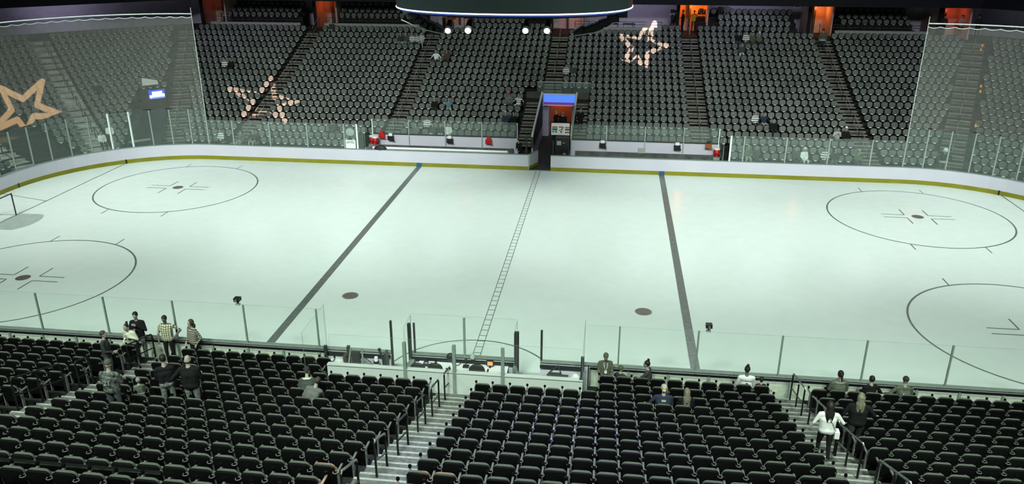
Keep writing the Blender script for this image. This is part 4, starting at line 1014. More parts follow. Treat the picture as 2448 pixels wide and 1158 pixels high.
# guard bar in the lowest left rows; pale ledge paints in lit floor
r = empty('ledge_rail', (-5.8, ny(12.1), GF(12)), 'dark guard bar with pale ledge behind the left seats at the bottom', 'railing')
MB().tube([(-9.2, ny(12.35), GF(12)+.86), (-3.6, ny(12.35), GF(12)+.86)], .035, 6).build('guard_bar', M_RAIL, r)
MB().box(-9.2, -3.6, ny(12.72), ny(12.3), GF(12)+.50, GF(12)+.54).build('lit_floor_strip', M_PALE, r)
for i in range(12): MB().box(-9.0+i*.5, -8.94+i*.5, ny(12.72)-.03, ny(12.3)+.03, GF(12), GF(12)+.57).build('post', M_RAIL, r)

# ---------------------------------------------------------------- near side: rail behind the boards, penalty boxes, scorer's table
fr = empty('front_rail', (0, -13.2, 0), kind='structure')
for x0, x1 in ((-19, -4.85), (4.12, 19)):
    MB().box(x0, x1, -13.21, -13.17, .985, 1.045).build('black_rail', M_RAIL, fr)
    MB().box(x0, x1, -13.18, -13.12, .88, .985).build('upper_panel', mat('board_back', (.40, .45, .40), .6, var=.1), fr)
    MB().box(x0, x1, -13.17, -13.05, .0, .865).build('lower_panel', mat('board_back_low', (.50, .58, .46), .7, var=.12), fr)
    n = int((x1-x0)/1.27)
    for i in range(n+1): x = x0+i*1.27; MB().box(x-.04, x+.04, -13.23, -13.1, 0, .985).build('rail_post', M_CAP, fr)
for x0, x1 in ((-4.79, -2.56), (-1.86, 1.72), (2.49, 3.88)):
    MB().box(x0, x1, -13.22, -13.12, .93, 1.0).build('inner_rail', M_RAIL, fr)
    MB().box(x0, x1, -13.12, -13.06, .0, .92).build('board_back', M_BOARD, fr)
MB().box(-4.0, 3.95, -15.17, -15.07, .45, 1.70).build('wall_penalty', mat('penalty_wall', (.50, .57, .52), .8, var=.06, scale=.8), **S_)
MB().box(-4.0, 3.95, -15.2, -15.04, 1.70, 1.73).build('trim_2', MATS['penalty_wall'], **S_)
for sx, x0, x1, lab in ((-1, -4.6, -2.7, 'long low dark bench in the left penalty box'), (1, 2.7, 3.8, 'short dark bench in the right penalty box')):
    r = empty('penalty_bench', ((x0+x1)/2, -13.9, 0), lab, 'bench')
    MB().box(x0, x1, -14.1, -13.8, .42, .47).build('seat', M_STEEL, r)
    for x in (x0+.1, x1-.1): MB().box(x-.03, x+.03, -14.08, -13.82, 0, .42).build('leg', M_STEEL, r)
for sx in (-1.75, 1.62):
    MB().prism([(sx-.05, -13.1), (sx+.05, -13.1), (sx+.05+(.35 if sx > 0 else -.0), -14.3), (sx-.05+(.35 if sx > 0 else -.35), -14.3)], 0, .95).build('side_partition', M_CAP, fr)
r = empty('scorer_table', (0, -13.6, 0), "long white-topped scorer's table behind the centre boards", 'table')
MB().box(-1.55, 1.45, -13.78, -13.2, .86, .90).build('table_top', M_WHITE, r)
MB().box(-1.55, 1.45, -13.24, -13.2, .25, .86).build('front_panel', M_STEEL, r)
for x in (-1.45, -.05, 1.35): MB().box(x-.03, x+.03, -13.74, -13.68, 0, .86).build('leg', M_STEEL, r)
def console(x, y, z, lab):
    r = empty('scoring_console', (x, y, z), lab, 'console'); h_ = MB().box(x-.21, x+.21, y-.13, y+.13, z, z+.07).build('case', M_BLACK, r)
    for i in range(3): MB().box(x-.16+i*.12, x-.07+i*.12, y-.07, y-.0, z+.07, z+.085).build('key_block', C['lightgrey'], h_)
    MB().box(x-.05, x+.15, y+.03, y+.09, z+.07, z+.082).build('display', C['white'], h_)
console(-1.15, -13.42, .90, 'black scoring console with white keys at the left of the table')
r = empty('headset', (-.42, -13.2, .90), 'black headset hung over the boards at the table', 'headset')
MB().ell((-.50, -13.2, 1.10), (.13, .10, .16), 10, 7).build('speaker_body', M_BLACK, r, True); MB().torus((-.28, -13.3, .95), .14, .012, 'z').build('coiled_cable', M_BLACK, r)
r = empty('microphone_stand', (.06, -13.4, .90), 'small black table microphone stand with looped cable', 'microphone')
MB().box(-.04, .16, -13.5, -13.3, .90, .93).build('foot', M_BLACK, r); MB().tube([(.06, -13.4, .93), (.06, -13.38, 1.10)], .015, 6).build('stem', M_BLACK, r); MB().ell((.06, -13.36, 1.14), (.05, .05, .07)).build('microphone_head', M_BLACK, r); MB().torus((.30, -13.45, .905), .13, .008, 'z').build('cable', M_BLACK, r)
MB().cap((.24, -13.12, 1.12), (.24, -13.12, 1.16), .10, .08, 8).build('coiled_tape_roll', C['lightgrey'], **T("pale roll resting on the boards above the scorer's table", 'roll'))
r = empty('monitor', (.86, -13.35, .90), 'small black monitor showing orange picture on scorer table', 'monitor')
h_ = MB().box(.74, .98, -13.38, -13.33, .98, 1.16).build('screen_case', M_BLACK, r); MB().box(.78, .95, -13.40, -13.378, 1.0, 1.13).build('screen', mat('screen_orange', (.2, .05, .02), emit=(1, .30, .12), estr=1.4), h_); MB().box(.83, .89, -13.4, -13.3, .90, .98).build('stand', M_BLACK, r)
def office_chair(x, y, lab, z=0):
    r = empty('office_chair', (x, y, z), lab, 'chair')
    b = MB(); b.slab(arch(.50, .62, 1.12, .2, .08), -.04, .05, .03); b.v = [(p[0]+x, p[1]+y-.22, p[2]+z) for p in b.v]; b.build('backrest', M_BLACK, r, True)
    MB().ell((x, y, z+.5), (.25, .25, .06), 12, 6).build('seat', M_BLACK, r, True)
    for s in (-1, 1): MB().tube([(x+s*.27, y-.1, z+.5), (x+s*.29, y-.1, z+.72), (x+s*.29, y+.16, z+.74)], .03, 6).build('armrest', M_STEEL, r)
    MB().tube([(x, y, z+.1), (x, y, z+.48)], .03, 6).build('column', M_STEEL, r)
    for i in range(5): a = i*1.257; MB().tube([(x, y, z+.1), (x+.28*math.cos(a), y+.28*math.sin(a), z+.04)], .022, 5).build('leg', M_STEEL, r)
office_chair(.62, -14.25, "black office chair with arms drawn back from the scorer's table", .12)
office_chair(-.75, -14.15, "dark office chair in the middle behind the scorer's table")
office_chair(-1.30, -14.2, 'dark office chair at the left end behind scorer table')
r = empty('towel_bucket', (-4.25, -13.7, 0), 'round white bucket in the left penalty box corner', 'bucket')
MB().tube([(-4.25, -13.7, 0), (-4.25, -13.7, .55)], [.20, .26], 14).build('body', M_WHITE, r, True); MB().ell((-4.25, -13.7, .56), (.25, .25, .10), 12, 6).build('towel', M_WHITE, r, True)
MB().box(-4.02, -3.90, -13.7, -13.5, 0, .8).build('brown_stick_holder', C['brown'], **T('small brown holder beside the white bucket', 'holder'))
r = empty('folding_easel', (-3.55, -13.6, 0), 'folded dark mesh seat standing in the left penalty box', 'seat')
MB().box(-3.72, -3.45, -13.7, -13.6, .1, .95).build('mesh_panel', C['charcoal'], r)
for x, dx in ((-3.78, -.12), (-3.4, .10)): MB().tube([(x+dx, -13.8, 0), (x, -13.55, 1.0)], .035, 6).build('leg', M_CAP, r)
r = empty('water_bottle', (-2.95, -13.5, 0), 'pale bottle with dark collar in left penalty box', 'bottle'); MB().tube([(-3.0, -13.35, .30), (-3.0, -13.35, .62)], [.09, .06], 10).build('body', M_WHITE, r); MB().tube([(-3.0, -13.35, .40), (-3.0, -13.35, .48)], .095, 10).build('collar', M_BLACK, r)
MB().box(-3.15, -2.9, -13.5, -13.2, 0, .30).build('ledge_box', M_CAP, **T('grey box carrying the pale bottle', 'box'))
MB().tube([(-3.7, -13.4, .5), (-3.4, -13.35, .58), (-3.2, -13.4, .45), (-3.0, -13.6, .35)], .015, 6).build('cable', M_BLACK, **T('thin black cable sagging across the left penalty box', 'cable'))
r = empty('telephone_arm', (-2.75, -13.4, 0), 'black articulated arm fixed inside the left penalty box', 'arm')
MB().tube([(-2.9, -13.25, .85), (-2.75, -13.4, .6), (-2.72, -13.5, .42), (-2.6, -13.5, .40)], .03, 6).build('arm_tube', M_BLACK, r); MB().ell((-2.9, -13.25, .85), (.06, .06, .06)).build('joint', M_BLACK, r); MB().box(-2.66, -2.58, -13.6, -13.3, 0, .9).build('post', M_STEEL, r)
r = empty('cabinet', (3.0, -13.75, 0), 'white low cabinet with two doors in the right penalty box', 'cabinet')
h_ = MB().box(2.75, 3.45, -14.0, -13.5, 0, .5).build('body', M_STEEL, r)
for i in range(2): MB().box(2.78+i*.33, 3.08+i*.33, -14.02, -13.99, .05, .47).build('door', M_WHITE, h_)
r = empty('equipment_pile', (2.95, -13.75, .5), 'dark printer with raised lid on the white cabinet', 'printer')
MB().box(2.8, 3.2, -13.9, -13.6, .5, .62).build('body', M_STEEL, r); MB().tube([(2.85, -13.6, .62), (3.12, -13.55, .85), (3.22, -13.7, .62)], .025, 6).build('lid', M_BLACK, r)
MB().ell((3.68, -13.75, .35), (.2, .22, .35), 12, 8).build('towel_sack', M_WHITE, **T('white sack in the corner of the right penalty box', 'sack'))
r = empty('hazard_gate', (4.25, -13.4, 0), 'dark gap with black and yellow hazard stripes beside the right penalty box', 'gate')
MB().box(4.14, 4.30, -15.0, -14.8, .0, .9).build('panel', M_DARK, r)
for i in range(6): MB().add([(4.14, -15.01, .1+i*.13), (4.30, -15.01, .16+i*.13), (4.30, -15.01, .22+i*.13), (4.14, -15.01, .16+i*.13)], [(0, 1, 2, 3)]).build('stripe', mat('hazard_pale', (.5, .55, .25), .6), r)
for x, lab in ((-7.80, 'small black camera clamped on the left near glass'), (7.80, 'small black camera clamped on the right near glass')):
    r = empty('glass_camera', (x, -13.0, 2.52), lab, 'camera')
    h_ = MB().box(x-.10, x+.10, -13.12, -12.92, 2.66, 2.78).build('housing', M_BLACK, r); MB().tube([(x, -13.02, 2.53), (x, -13.02, 2.67)], .03, 6).build('neck', M_BLACK, r); MB().box(x-.07, x+.07, -13.06, -12.98, 2.5, 2.56).build('clamp', C['lightgrey'], r)
    MB().tube([(x, -13.12, 2.72), (x, -13.20, 2.72)], .045, 8).build('lens', C['grey'], h_)

# ---------------------------------------------------------------- far benches and tunnel
for x0, x1, lab in ((-11.35, -1.5, 'left'), (1.95, 11.4, 'right')):
    MB().box(x0, x1, 14.78, 14.92, -.1, 1.62).build('wall_bench', M_BOARD, **S_)
    MB().box(x0, x1, 14.75, 14.95, 1.62, 1.67).build('trim_3', M_STEEL, **S_)
    MB().box(x0, x1, 13.06, 14.8, -.1, .12).build('floor_bench', M_CONC, **S_)
    r = empty('players_bench', ((x0+x1)/2, 14.5, .1), 'long dark %s players bench below the white back wall' % lab, 'bench')
    MB().box(x0+.3, x1-.3, 14.25, 14.68, .50, .60).build('seat', mat('bench_grey', (.08, .09, .085), .7, var=.4, scale=2), r)
    MB().box(x0+.3, x1-.3, 14.60, 14.74, .60, .92).build('back_pad', mat('bench_grey', (0, 0, 0)), r)
    for i in range(6): x = x0+.5+(x1-x0-1)*i/5; MB().box(x-.05, x+.05, 14.3, 14.6, .1, .5).build('leg', M_STEEL, r)
MB().box(1.95, 11.6, 13.06, 13.4, .88, .93).build('shelf_bench', M_CAP, **S_)
MB().tube([(-10.9, 13.25, 1.08), (-2.0, 13.25, 1.08)], .085, 8).build('padded_rail_roll', M_WHITE, **T('long white padded roll lying along the left bench boards', 'roll'))
MB().ell((-10.35, 13.1, 1.05), (.42, .16, .26), 12, 7).build('dark_towel_heap', M_BLACK, **T('black heap of cloth on the boards at left bench end', 'cloth'))
for a, b in (([-11.3, -8.82, -6.36, -3.91, -1.56], 14.83), ([1.95, 4.23, 6.69, 9.13, 11.33], 14.83)):
    for p, q in zip(a, a[1:]): pane((p+.03, b), (q-.03, b), 1.67, 2.64, M_GLASS, M_FEDGE)
    for x in a: MB().box(x-.03, x+.03, b-.12, b-.06, .75, 2.64).build('stanchion', M_ALU if x not in (-11.3, 11.33) else M_POLE, rg)
for x in (-11.36, 11.45): pane((x, 13.1), (x, 14.8), 1.03, 2.6, M_GLASS, M_FEDGE)
def cooler(x, y, z, lab):
    r = empty('drink_cooler', (x, y, z), lab, 'cooler')
    h_ = MB().tube([(x, y, z), (x, y, z+.46)], [.17, .20], 12).build('body', M_RED, r, True); MB().tube([(x, y, z+.46), (x, y, z+.54), (x, y, z+.57)], [.205, .20, .12], 12).build('lid', M_WHITE, r)
    MB().tube([(x, y-.18, z+.08), (x, y-.22, z+.08)], .02, 6).build('tap', M_WHITE, h_)
for x, y, z, lab in ((-10.98, 14.2, 1.05, 'red drink cooler with white lid at left bench end, nearer the ice'), (-11.28, 14.45, 1.05, 'second red drink cooler, half hidden behind the first'), (11.2, 14.3, .95, 'red drink cooler with white lid at the right bench end')):
    cooler(x, y, z, lab); MB().box(x-.2, x+.2, y-.2, y+.2, .1, z).build('cooler_stand', M_ALU, **T('pale stand under the '+lab[:40].replace(',', ''), 'stand'))
def caddy(x, z, m, lab, y=14.62, top=M_WHITE):
    r = empty('bottle_caddy', (x, y, z), lab, 'caddy')
    b = MB(); b.prism([(x-.20, y-.1), (x+.20, y-.1), (x+.20, y+.1), (x-.20, y+.1)], z, z+.28); b.build('pouch', m, r)
    MB().add([(x-.20, y-.11, z+.02), (x+.28, y-.11, z-.04), (x+.14, y-.11, z+.24)], [(0, 1, 2)]).build('flap', m, r)
    MB().box(x-.12, x+.12, y-.05, y+.05, z+.28, z+.46).build('towel', top, r)
caddy(-10.05, 1.28, M_BLACK, 'black pouch with white towel hung at the left end of the left bench')
caddy(-6.05, 1.22, M_BLACK, 'black pouch with white towel hung on the middle of left bench wall')
caddy(4.0, 1.24, M_BLACK, 'black boot-shaped pouch hung on the right bench wall, nearer tunnel')
caddy(8.75, 1.24, M_BLACK, 'black boot-shaped pouch hung on the right bench wall, farther from tunnel')
caddy(-3.45, 1.24, M_RED, 'red pouch hung on the left bench wall near the tunnel', top=M_RED)
caddy(10.7, 1.40, mat('orange_brown', (.30, .09, .03), .6), 'orange and black pouch hung at the right bench end', top=C['charcoal'])
caddy(-10.65, 1.42, M_RED, 'red bag hung on the post at the left bench end', top=M_RED)
MB().box(6.3, 6.75, 14.6, 14.75, .93, 1.22).build('towel_stack', C['lightgrey'], **T('folded grey-white towel stack on the right bench', 'towels'))
MB().tube([(-11.25, 13.1, 1.0), (-11.3, 14.7, 2.75)], .001, 4) if False else None
MB().prism([(-11.45, 13.15), (-10.9, 14.3), (-10.8, 14.2), (-11.3, 13.1)], .9, 1.06).build('grey_shelf', M_ALU, **T('pale slanting shelf at the left end of the left bench', 'shelf'))
# paper sign on the left glass door
sg = empty('paper_sign', (-12.25, 12.98, 1.05), 'white paper sign with two handwritten lines on the glass door', 'sign')
sh_ = MB().box(-12.62, -11.95, 12.96, 12.985, 1.06, 1.62).build('sheet', M_WHITE, sg)
mb = MB(); random.seed(3)
for row in (1.50, 1.41):
    x = -12.56
    while x < -12.02:
        w_ = random.uniform(.02, .06); mb.box(x, x+w_, 12.952, 12.958, row+random.uniform(-.012, .012), row+random.uniform(.025, .05)); x += w_+random.uniform(.008, .03)
mb.build('handwriting', C['charcoal'], sh_)
MB().ell((-12.35, 13.2, 2.08), (.30, .05, .26), 12, 8).build('door_reflection', C['lightgrey'], **T('pale plastic bag hanging on the glass door above the paper sign', 'reflection'))  # pale solid shape stands in for a reflection on the glass

# tunnel
tn = empty('tunnel', (.65, 21.5, 0), kind='structure')
MB().box(-.65, -.55, 14.9, 27, -.05, .9).build('wall_lower', M_WALL, tn); MB().box(1.88, 1.98, 14.9, 27, -.05, .9).build('wall_lower', M_WALL, tn)
for x0, x1 in ((-.66, -.54), (1.87, 1.99)):
    v = [(x, y, z) for x in (x0, x1) for y, z in ((15.0, .9), (22.0, .9), (22.0, 3.2), (15.0, 1.75))]
    MB().add(v, [(0, 1, 2, 3), (7, 6, 5, 4), (0, 4, 5, 1), (1, 5, 6, 2), (2, 6, 7, 3), (3, 7, 4, 0)]).build('wall_side', M_FSTEP, tn)
    MB().tube([((x0+x1)/2, 14.9, 1.70), ((x0+x1)/2, 14.95, 1.85), ((x0+x1)/2, 22.0, 3.3)], .075, 6).build('silver_rail', M_POLE, tn)
MB().box(-.65, 1.98, 27, 27.2, 0, 3).build('end_wall', M_PORT, tn)
MB().box(-.6, -.1, 22.2, 24, 0, 2.6).build('jamb_panel', M_WALL, tn); MB().box(1.6, 1.9, 22.2, 24, 0, 2.6).build('jamb_panel', M_WALL, tn)
MB().box(-.65, 1.98, 22.1, 27.2, 2.42, 3.0).build('tunnel_ceiling', M_DARK, tn)
MB().box(-.65, 1.98, 13.0, 27.2, -.05, .012).build('tunnel_floor', M_CARPET, tn)
MB().box(-.64, .78, 12.86, 13.05, -.02, .02).build('threshold', M_ALU, tn)
cs = empty('canopy_sign', (.72, 22.0, 2.4), 'glowing plain blue panel over the tunnel mouth', 'sign')
MB().box(-.46, 1.88, 21.98, 22.06, 2.60, 3.17).build('light_panel', mat('blue_panel', (.05, .12, .5), .4, emit=(.085, .24, 1.0), estr=1.0), cs)
MB().box(-.54, -.46, 21.92, 22.1, 2.3, 3.22).build('side_frame', M_POLE, cs); MB().box(1.88, 1.96, 21.92, 22.1, 2.3, 3.22).build('side_frame', M_POLE, cs)
MB().box(-.54, 1.96, 21.90, 22.1, 3.17, 3.23).build('top_frame', M_POLE, cs)
MB().box(-.46, 1.88, 21.97, 22.06, 2.42, 2.60).build('lower_strip', mat('lower_strip', (.04, .02, .10), .4, emit=(.16, .03, .20), estr=.9), cs); MB().box(-.46, 1.88, 21.92, 22.06, 2.35, 2.42).build('lower_frame', M_POLE, cs)  # the strip's faint glow paints in magenta light falling on the canopy lip
MB().box(-.65, 1.98, 22.1, 23.2, 3.0, 3.16).build('platform', M_CONC, tn)
pr = empty('platform_rail', (.65, 22.17, 3.18), 'dim glass railing on top of the blue tunnel canopy', 'railing')
MB().box(-1.0, 2.9, 22.16, 22.19, 3.2, 4.0).build('glass_panel', M_GLASS, pr); MB().tube([(-1.0, 22.17, 4.03), (2.9, 22.17, 4.03)], .025, 6).build('top_rail', M_FRAIL, pr)
for x in (-1.0, .3, 1.6, 2.9): MB().tube([(x, 22.17, 3.1), (x, 22.17, 4.03)], .025, 6).build('post', M_STEEL, pr)
for x0, x1 in ((-1.75, -.7), (2.0, 2.9)): MB().box(x0, x1, 22.0, 22.2, FF(8), FF(9)+.45).build('landing_wall', M_FSTEP, tn)
def lamp(name, typ, loc, e, colr, size=.15):
    l = bpy.data.lights.new(name, typ); l.energy = e; l.color = colr; l.shadow_soft_size = size
    o = bpy.data.objects.new(name, l); COL.objects.link(o); o.location = loc
lamp('tunnel_lamp', 'POINT', (.3, 25.8, 2.2), 45, (1.0, .20, .05)); lamp('tunnel_lamp', 'POINT', (.35, 22.6, 2.45), 10, (.6, .5, 1.0))
r = empty('exit_lamp', (.05, 26.8, 1.7), 'small glowing red lamp deep in the tunnel', 'lamp')
MB().ell((.05, 26.75, 1.85), (.13, .06, .15)).build('globe', mat('red_globe', (.3, .02, .02), emit=(1, .12, .06), estr=5), r); MB().box(-.03, .13, 26.8, 27, 1.6, 1.7).build('bracket', M_BLACK, r)
MB().box(.66, 1.9, 15.2, 18.2, 0, PLZ).build('tunnel_riser', M_DARK, tn)
pn = empty('sponsor_panel', (1.25, 14.62, 1.95), 'white panel with green and orange stripes and a large numeral seven', 'sign')
pb = MB().box(.66, 1.84, 14.6, 14.66, 1.96, 2.74).build('board', M_WHITE, pn)
OR, GRN, RD = mat('sign_orange', (.48, .09, .02), .5), mat('sign_green', (.02, .16, .10), .5), mat('sign_red', (.40, .03, .02), .5)
def bar(x0, x1, z0, z1, mm): MB().box(x0, x1, 14.585, 14.6, z0, z1).build('stripe', mm, pb)
for x0, x1 in ((.72, 1.06), (1.55, 1.83)):
    bar(x0, x1, 2.44, 2.52, OR); bar(x0, x1, 2.27, 2.40, GRN)
bar(.72, .84, 2.13, 2.22, GRN); bar(.90, 1.04, 2.13, 2.22, RD); bar(1.55, 1.83, 2.11, 2.19, RD); bar(1.26, 1.36, 2.13, 2.21, C['charcoal'])
MB().add([(x, y, z) for y in (14.58, 14.6) for x, z in ((1.15, 2.52), (1.46, 2.52), (1.46, 2.45), (1.36, 2.33), (1.26, 2.33), (1.36, 2.45), (1.15, 2.45))], [tuple(range(6, -1, -1)), tuple(range(7, 14))]+[(i, (i+1) % 7, 7+(i+1) % 7, 7+i) for i in range(7)]).build('numeral', OR, pb)
me = text_mesh('ELEVEn', .10, .004); me.materials.append(C['charcoal']); o = obj('lettering', me, pb, (1.31-1.25, 14.585-14.62, 2.28-1.95)); o.rotation_euler = (PI/2, 0, 0)
r = empty('black_podium', (1.40, 14.3, .0), 'tall black podium with white sticker below the striped white panel', 'podium')
MB().box(.98, 1.86, 14.0, 14.55, .1, 1.92).build('body', M_BLACK, r); MB().box(1.08, 1.36, 13.985, 14.0, 1.45, 1.72).build('sticker', C['lightgrey'], r); MB().box(1.45, 1.60, 13.985, 14.0, 1.58, 1.62).build('sticker', C['lightgrey'], r)
MB().add([(1.45, 13.985, .85), (1.70, 13.985, .85), (1.58, 13.985, .95)], [(0, 1, 2)]).build('emblem', C['lightgrey'], r)
MB().box(.86, .96, 13.1, 13.25, .0, 1.95).build('dark_post', M_BLACK, **T('square dark post at the tunnel side of the right bench', 'post'))
MB().box(-.86, -.74, 13.1, 13.25, .0, 2.0).build('dark_post', M_BLACK, **T('square dark post at the tunnel end of the left bench', 'post'))
MB().tube([(1.93, 14.8, 1.6), (1.93, 16.2, 2.6), (1.93, 19, 3.0)], .05, 6).build('silver_pole', M_ALU, **T('silver slanting pole right of the tunnel steps', 'pole'))

# left corner vomitory, screen and white panel
vm = empty('vomitory', (-28, 17, 0), kind='structure')
def vq(k, a, z): x, y = cpos(k, a, -1); return (x, y, z)
for off in (-3.1, -.85):
    v = []; 
    for k in np.linspace(-.3, 8.6, 10):
        for z in (0, FF(max(0, k))+.75): v.append(vq(k, mitre(k)+off, z))
    MB().add(v, [(2*i, 2*i+2, 2*i+3, 2*i+1) for i in range(9)]).build('side_wall', M_DARK, vm)
MB().add([vq(8.3, mitre(8.3)-3.1, 0), vq(8.3, mitre(8.3)-.85, 0), vq(8.3, mitre(8.3)-.85, FF(9)+.3), vq(8.3, mitre(8.3)-3.1, FF(9)+.3)], [(0, 1, 2, 3)]).build('end_wall', M_DARK, vm)
sx, sy = cpos(7.7, -6.8, -1); dv = np.array((1/R2, 1/R2)); nv_ = np.array((1/R2, -1/R2))   # along the chamfer, towards the ice
scn = empty('video_screen', (sx, sy, 2.3), 'small bright blue video screen over the dark tunnel in left corner', 'screen')
MB().obox((sx, sy), dv, .62, .06, 2.55, 3.35).build('frame', M_BLACK, scn)
c_ = np.array((sx, sy))+nv_*.065; MB().obox(c_, dv, .56, .01, 2.62, 3.28).build('picture', mat('screen_blue', (.01, .03, .2), emit=(.02, .10, .95), estr=1.0), scn)
c_ = np.array((sx, sy))+nv_*.08; WHM = mat('screen_white', (.5, .5, .5), emit=(1, .92, 1), estr=1.3)
MB().obox(c_+dv*.02, dv, .36, .008, 2.74, 3.16).build('picture_highlight', WHM, scn)
for a, h_, z0, z1 in ((-.44, .10, 2.72, 2.92), (.44, .09, 2.74, 2.96)): MB().obox(c_+dv*a, dv, h_, .008, z0, z1).build('picture_highlight', WHM, scn)
MB().obox(np.array((sx, sy))+nv_*.078, dv, .52, .004, 2.66, 2.685).build('picture_line', mat('screen_cyan', (.1, .3, .5), emit=(.3, .6, 1), estr=1.2), scn)
px_, py_ = cpos(8.7, -6.95, -1)
b = MB(); q = [np.array((px_, py_))+dv*u for u in (-.55, .60)]
b.add([(*(q[0]), 3.52), (*(q[1]), 3.52), (*(q[1]-nv_*.22), 3.78), (*(q[0]+dv*.12-nv_*.42), 4.02)]+[(*(p+nv_*.04), z) for p, z in ((q[0], 3.52), (q[1], 3.52), (q[1]-nv_*.22, 3.78), (q[0]+dv*.12-nv_*.42, 4.02))], [(0, 1, 2, 3), (7, 6, 5, 4), (0, 4, 5, 1), (1, 5, 6, 2), (2, 6, 7, 3), (3, 7, 4, 0)])
b.build('white_board', M_WHITE, **T('white slanted board standing on seats above the blue screen', 'board'))
kx, ky = cpos(1.0, -10.0, -1)
MB().obox((kx, ky), dv, .9, .12, 0.95, 1.05).build('grey_counter', M_ALU, **T('grey counter inside the left corner gateway', 'counter'))

# goal
gl = empty('hockey_goal', (-27.13, 0, 0), 'hockey goal frame with white net at the left edge', 'goal')
M_GPOST = mat('goal_post', (.03, .04, .035), .4)
for sy in (-1, 1):
    MB().tube([(-27.13, sy*.915, 0), (-27.13, sy*.915, 1.22)], .035, 8).build('goal_post', M_GPOST, gl)
MB().tube([(-27.13, -.93, 1.22), (-27.13, .93, 1.22)], .035, 8).build('crossbar', M_GPOST, gl)
MB().tube([(-27.13, .915, .04), (-28.0, .85, .04), (-28.2, .5, .04), (-28.2, -.5, .04), (-28.0, -.85, .04), (-27.13, -.915, .04)], .03, 6).build('base_frame', M_NET2, gl)
mb = MB()
for i in range(15):
    y = -.9+i*.1286; mb.tube([(-27.15, y, 1.2), (-27.75, y, 1.1), (-28.2, y*.75, .05)], .006, 4)
for u in np.linspace(0, 1, 10): mb.tube([(-27.75-.45*u, -.9*(1-.25*u), 1.1-1.05*u), (-27.75-.45*u, .9*(1-.25*u), 1.1-1.05*u)], .006, 4)
mb.build('net', M_NET2, gl, kind='stuff')

# ---------------------------------------------------------------- scoreboard and its lamps
sb = empty('scoreboard', (.05, 0, 11), 'huge dark oval scoreboard with glowing white rim overhead', 'scoreboard')
n = 64; el = [(5.1*math.copysign(abs(math.cos(2*math.pi*i/n))**.85, math.cos(2*math.pi*i/n))+.05, 4.5*math.copysign(abs(math.sin(2*math.pi*i/n))**.85, math.sin(2*math.pi*i/n))) for i in range(n)]
MB().prism(el, 11.32, 15.0).build('screen_drum', mat('scoreboard_face', (.012, .020, .019), .35, emit=(.006, .012, .011), estr=.6), sb)
MB().tube([(x, y, 11.30) for x, y in el]+[(*el[0], 11.30), (*el[1], 11.30)], .027, 6).build('light_rim', mat('rim_glow', (.5, .6, .7), emit=(.75, .9, 1.0), estr=3.2), sb)
MB().tube([(x*.985, y*.985, 11.235) for x, y in el]+[(el[0][0]*.985, el[0][1]*.985, 11.18)], .03, 6).build('blue_rim', mat('rim_blue', (.02, .04, .15), emit=(.01, .03, .16), estr=1), sb)
MB().prism([(x*.9, y*.9) for x, y in el], 11.1, 11.32).build('underside', M_BLACK, sb)
for i, x in enumerate((-3.1, -2.1, -1.1, .6, 1.5, 2.6)):
    MB().tube([(x-.14, -.3, 11.1), (x-.14, -.3, 10.78), (x+.14, -.3, 10.78), (x+.14, -.3, 11.1)], .03, 5).build('hanger_bracket', M_ALU, sb)
LAMPS = [(-2.95, 10.20, (1.0, .72, 1.0), 'pink-white stage lamp, leftmost under the scoreboard', 1.25), (-2.04, 10.22, (.93, 1.0, .93), 'brightest white stage lamp under the scoreboard', 9), (.53, 10.25, (.86, .82, 1.0), 'violet-white stage lamp under the scoreboard, third from left', 1.25), (1.48, 10.26, (.97, 1.0, .85), 'greenish-white stage lamp, rightmost under scoreboard', 1.2)]
for x, z, colr, lab, st in LAMPS:
    r = empty('stage_lamp', (x, 0, z), lab, 'lamp')
    h_ = MB().tube([(x, .45, z+.3), (x, .05, z+.02)], [.12, .17], 12).build('housing', M_BLACK, r)
    MB().tube([(x, -.12, z-.04), (x, -.16, z-.06)], .135, 16).build('lens', mat('lens_'+lab[:5], (.5, .5, .5), emit=colr, estr=st), h_)
    MB().tube([(x-.2, .1, z), (x-.22, .2, z+.45), (x+.22, .2, z+.45), (x+.2, .1, z)], .03, 6).build('yoke', M_STEEL, r); MB().tube([(x, .2, z+.45), (x, .0, 10.95)], .04, 6).build('hook_clamp', M_STEEL, r)
r = empty('amber_lamp', (-2.6, .3, 10.4), 'small unlit amber lamp beside the pink-white stage lamp', 'lamp'); MB().ell((-2.72, .2, 10.62), (.12, .1, .12)).build('shade', mat('amber', (.5, .13, .02), .5), r); MB().tube([(-2.72, .2, 10.7), (-2.72, .2, 11.0)], .03, 6).build('stem', M_STEEL, r)
def speaker(x0, x1, lab, s):
    r = empty('line_array', (x0, .6, 10), lab, 'loudspeaker')
    for i in range(6):
        u = i/5; x = x0+(x1-x0)*u; z = 10.9-.55*math.sin(u*1.5)
        b = MB(); b.box(-.26, .26, -.35, .35, -.16, .16); a = s*u*.6; ca, sa = math.cos(a), math.sin(a)
        b.v = [(x+p[0]*ca-p[2]*sa, .9+p[1], z+p[0]*sa+p[2]*ca-u*.25) for p in b.v]; b.build('cabinet', M_BLACK, r)
        b = MB(); b.box(-.2, .2, -.37, -.35, -.11, .11); b.v = [(x+p[0]*ca-p[2]*sa, .9+p[1], z+p[0]*sa+p[2]*ca-u*.25) for p in b.v]; b.build('grille', C['charcoal'], r)
    MB().tube([(x0-.3, .4, 10.55), (x0+(x1-x0)*.5, .4, 10.15), (x1+.3*(1 if x1 > x0 else -1), .4, 9.95)], .018, 6).build('rigging_bar', M_ALU, r)
speaker(-4.9, -3.6, 'dark hanging loudspeaker cluster left of the stage lamps', -1)
speaker(4.7, 2.9, 'dark hanging loudspeaker cluster right of the stage lamps', 1)
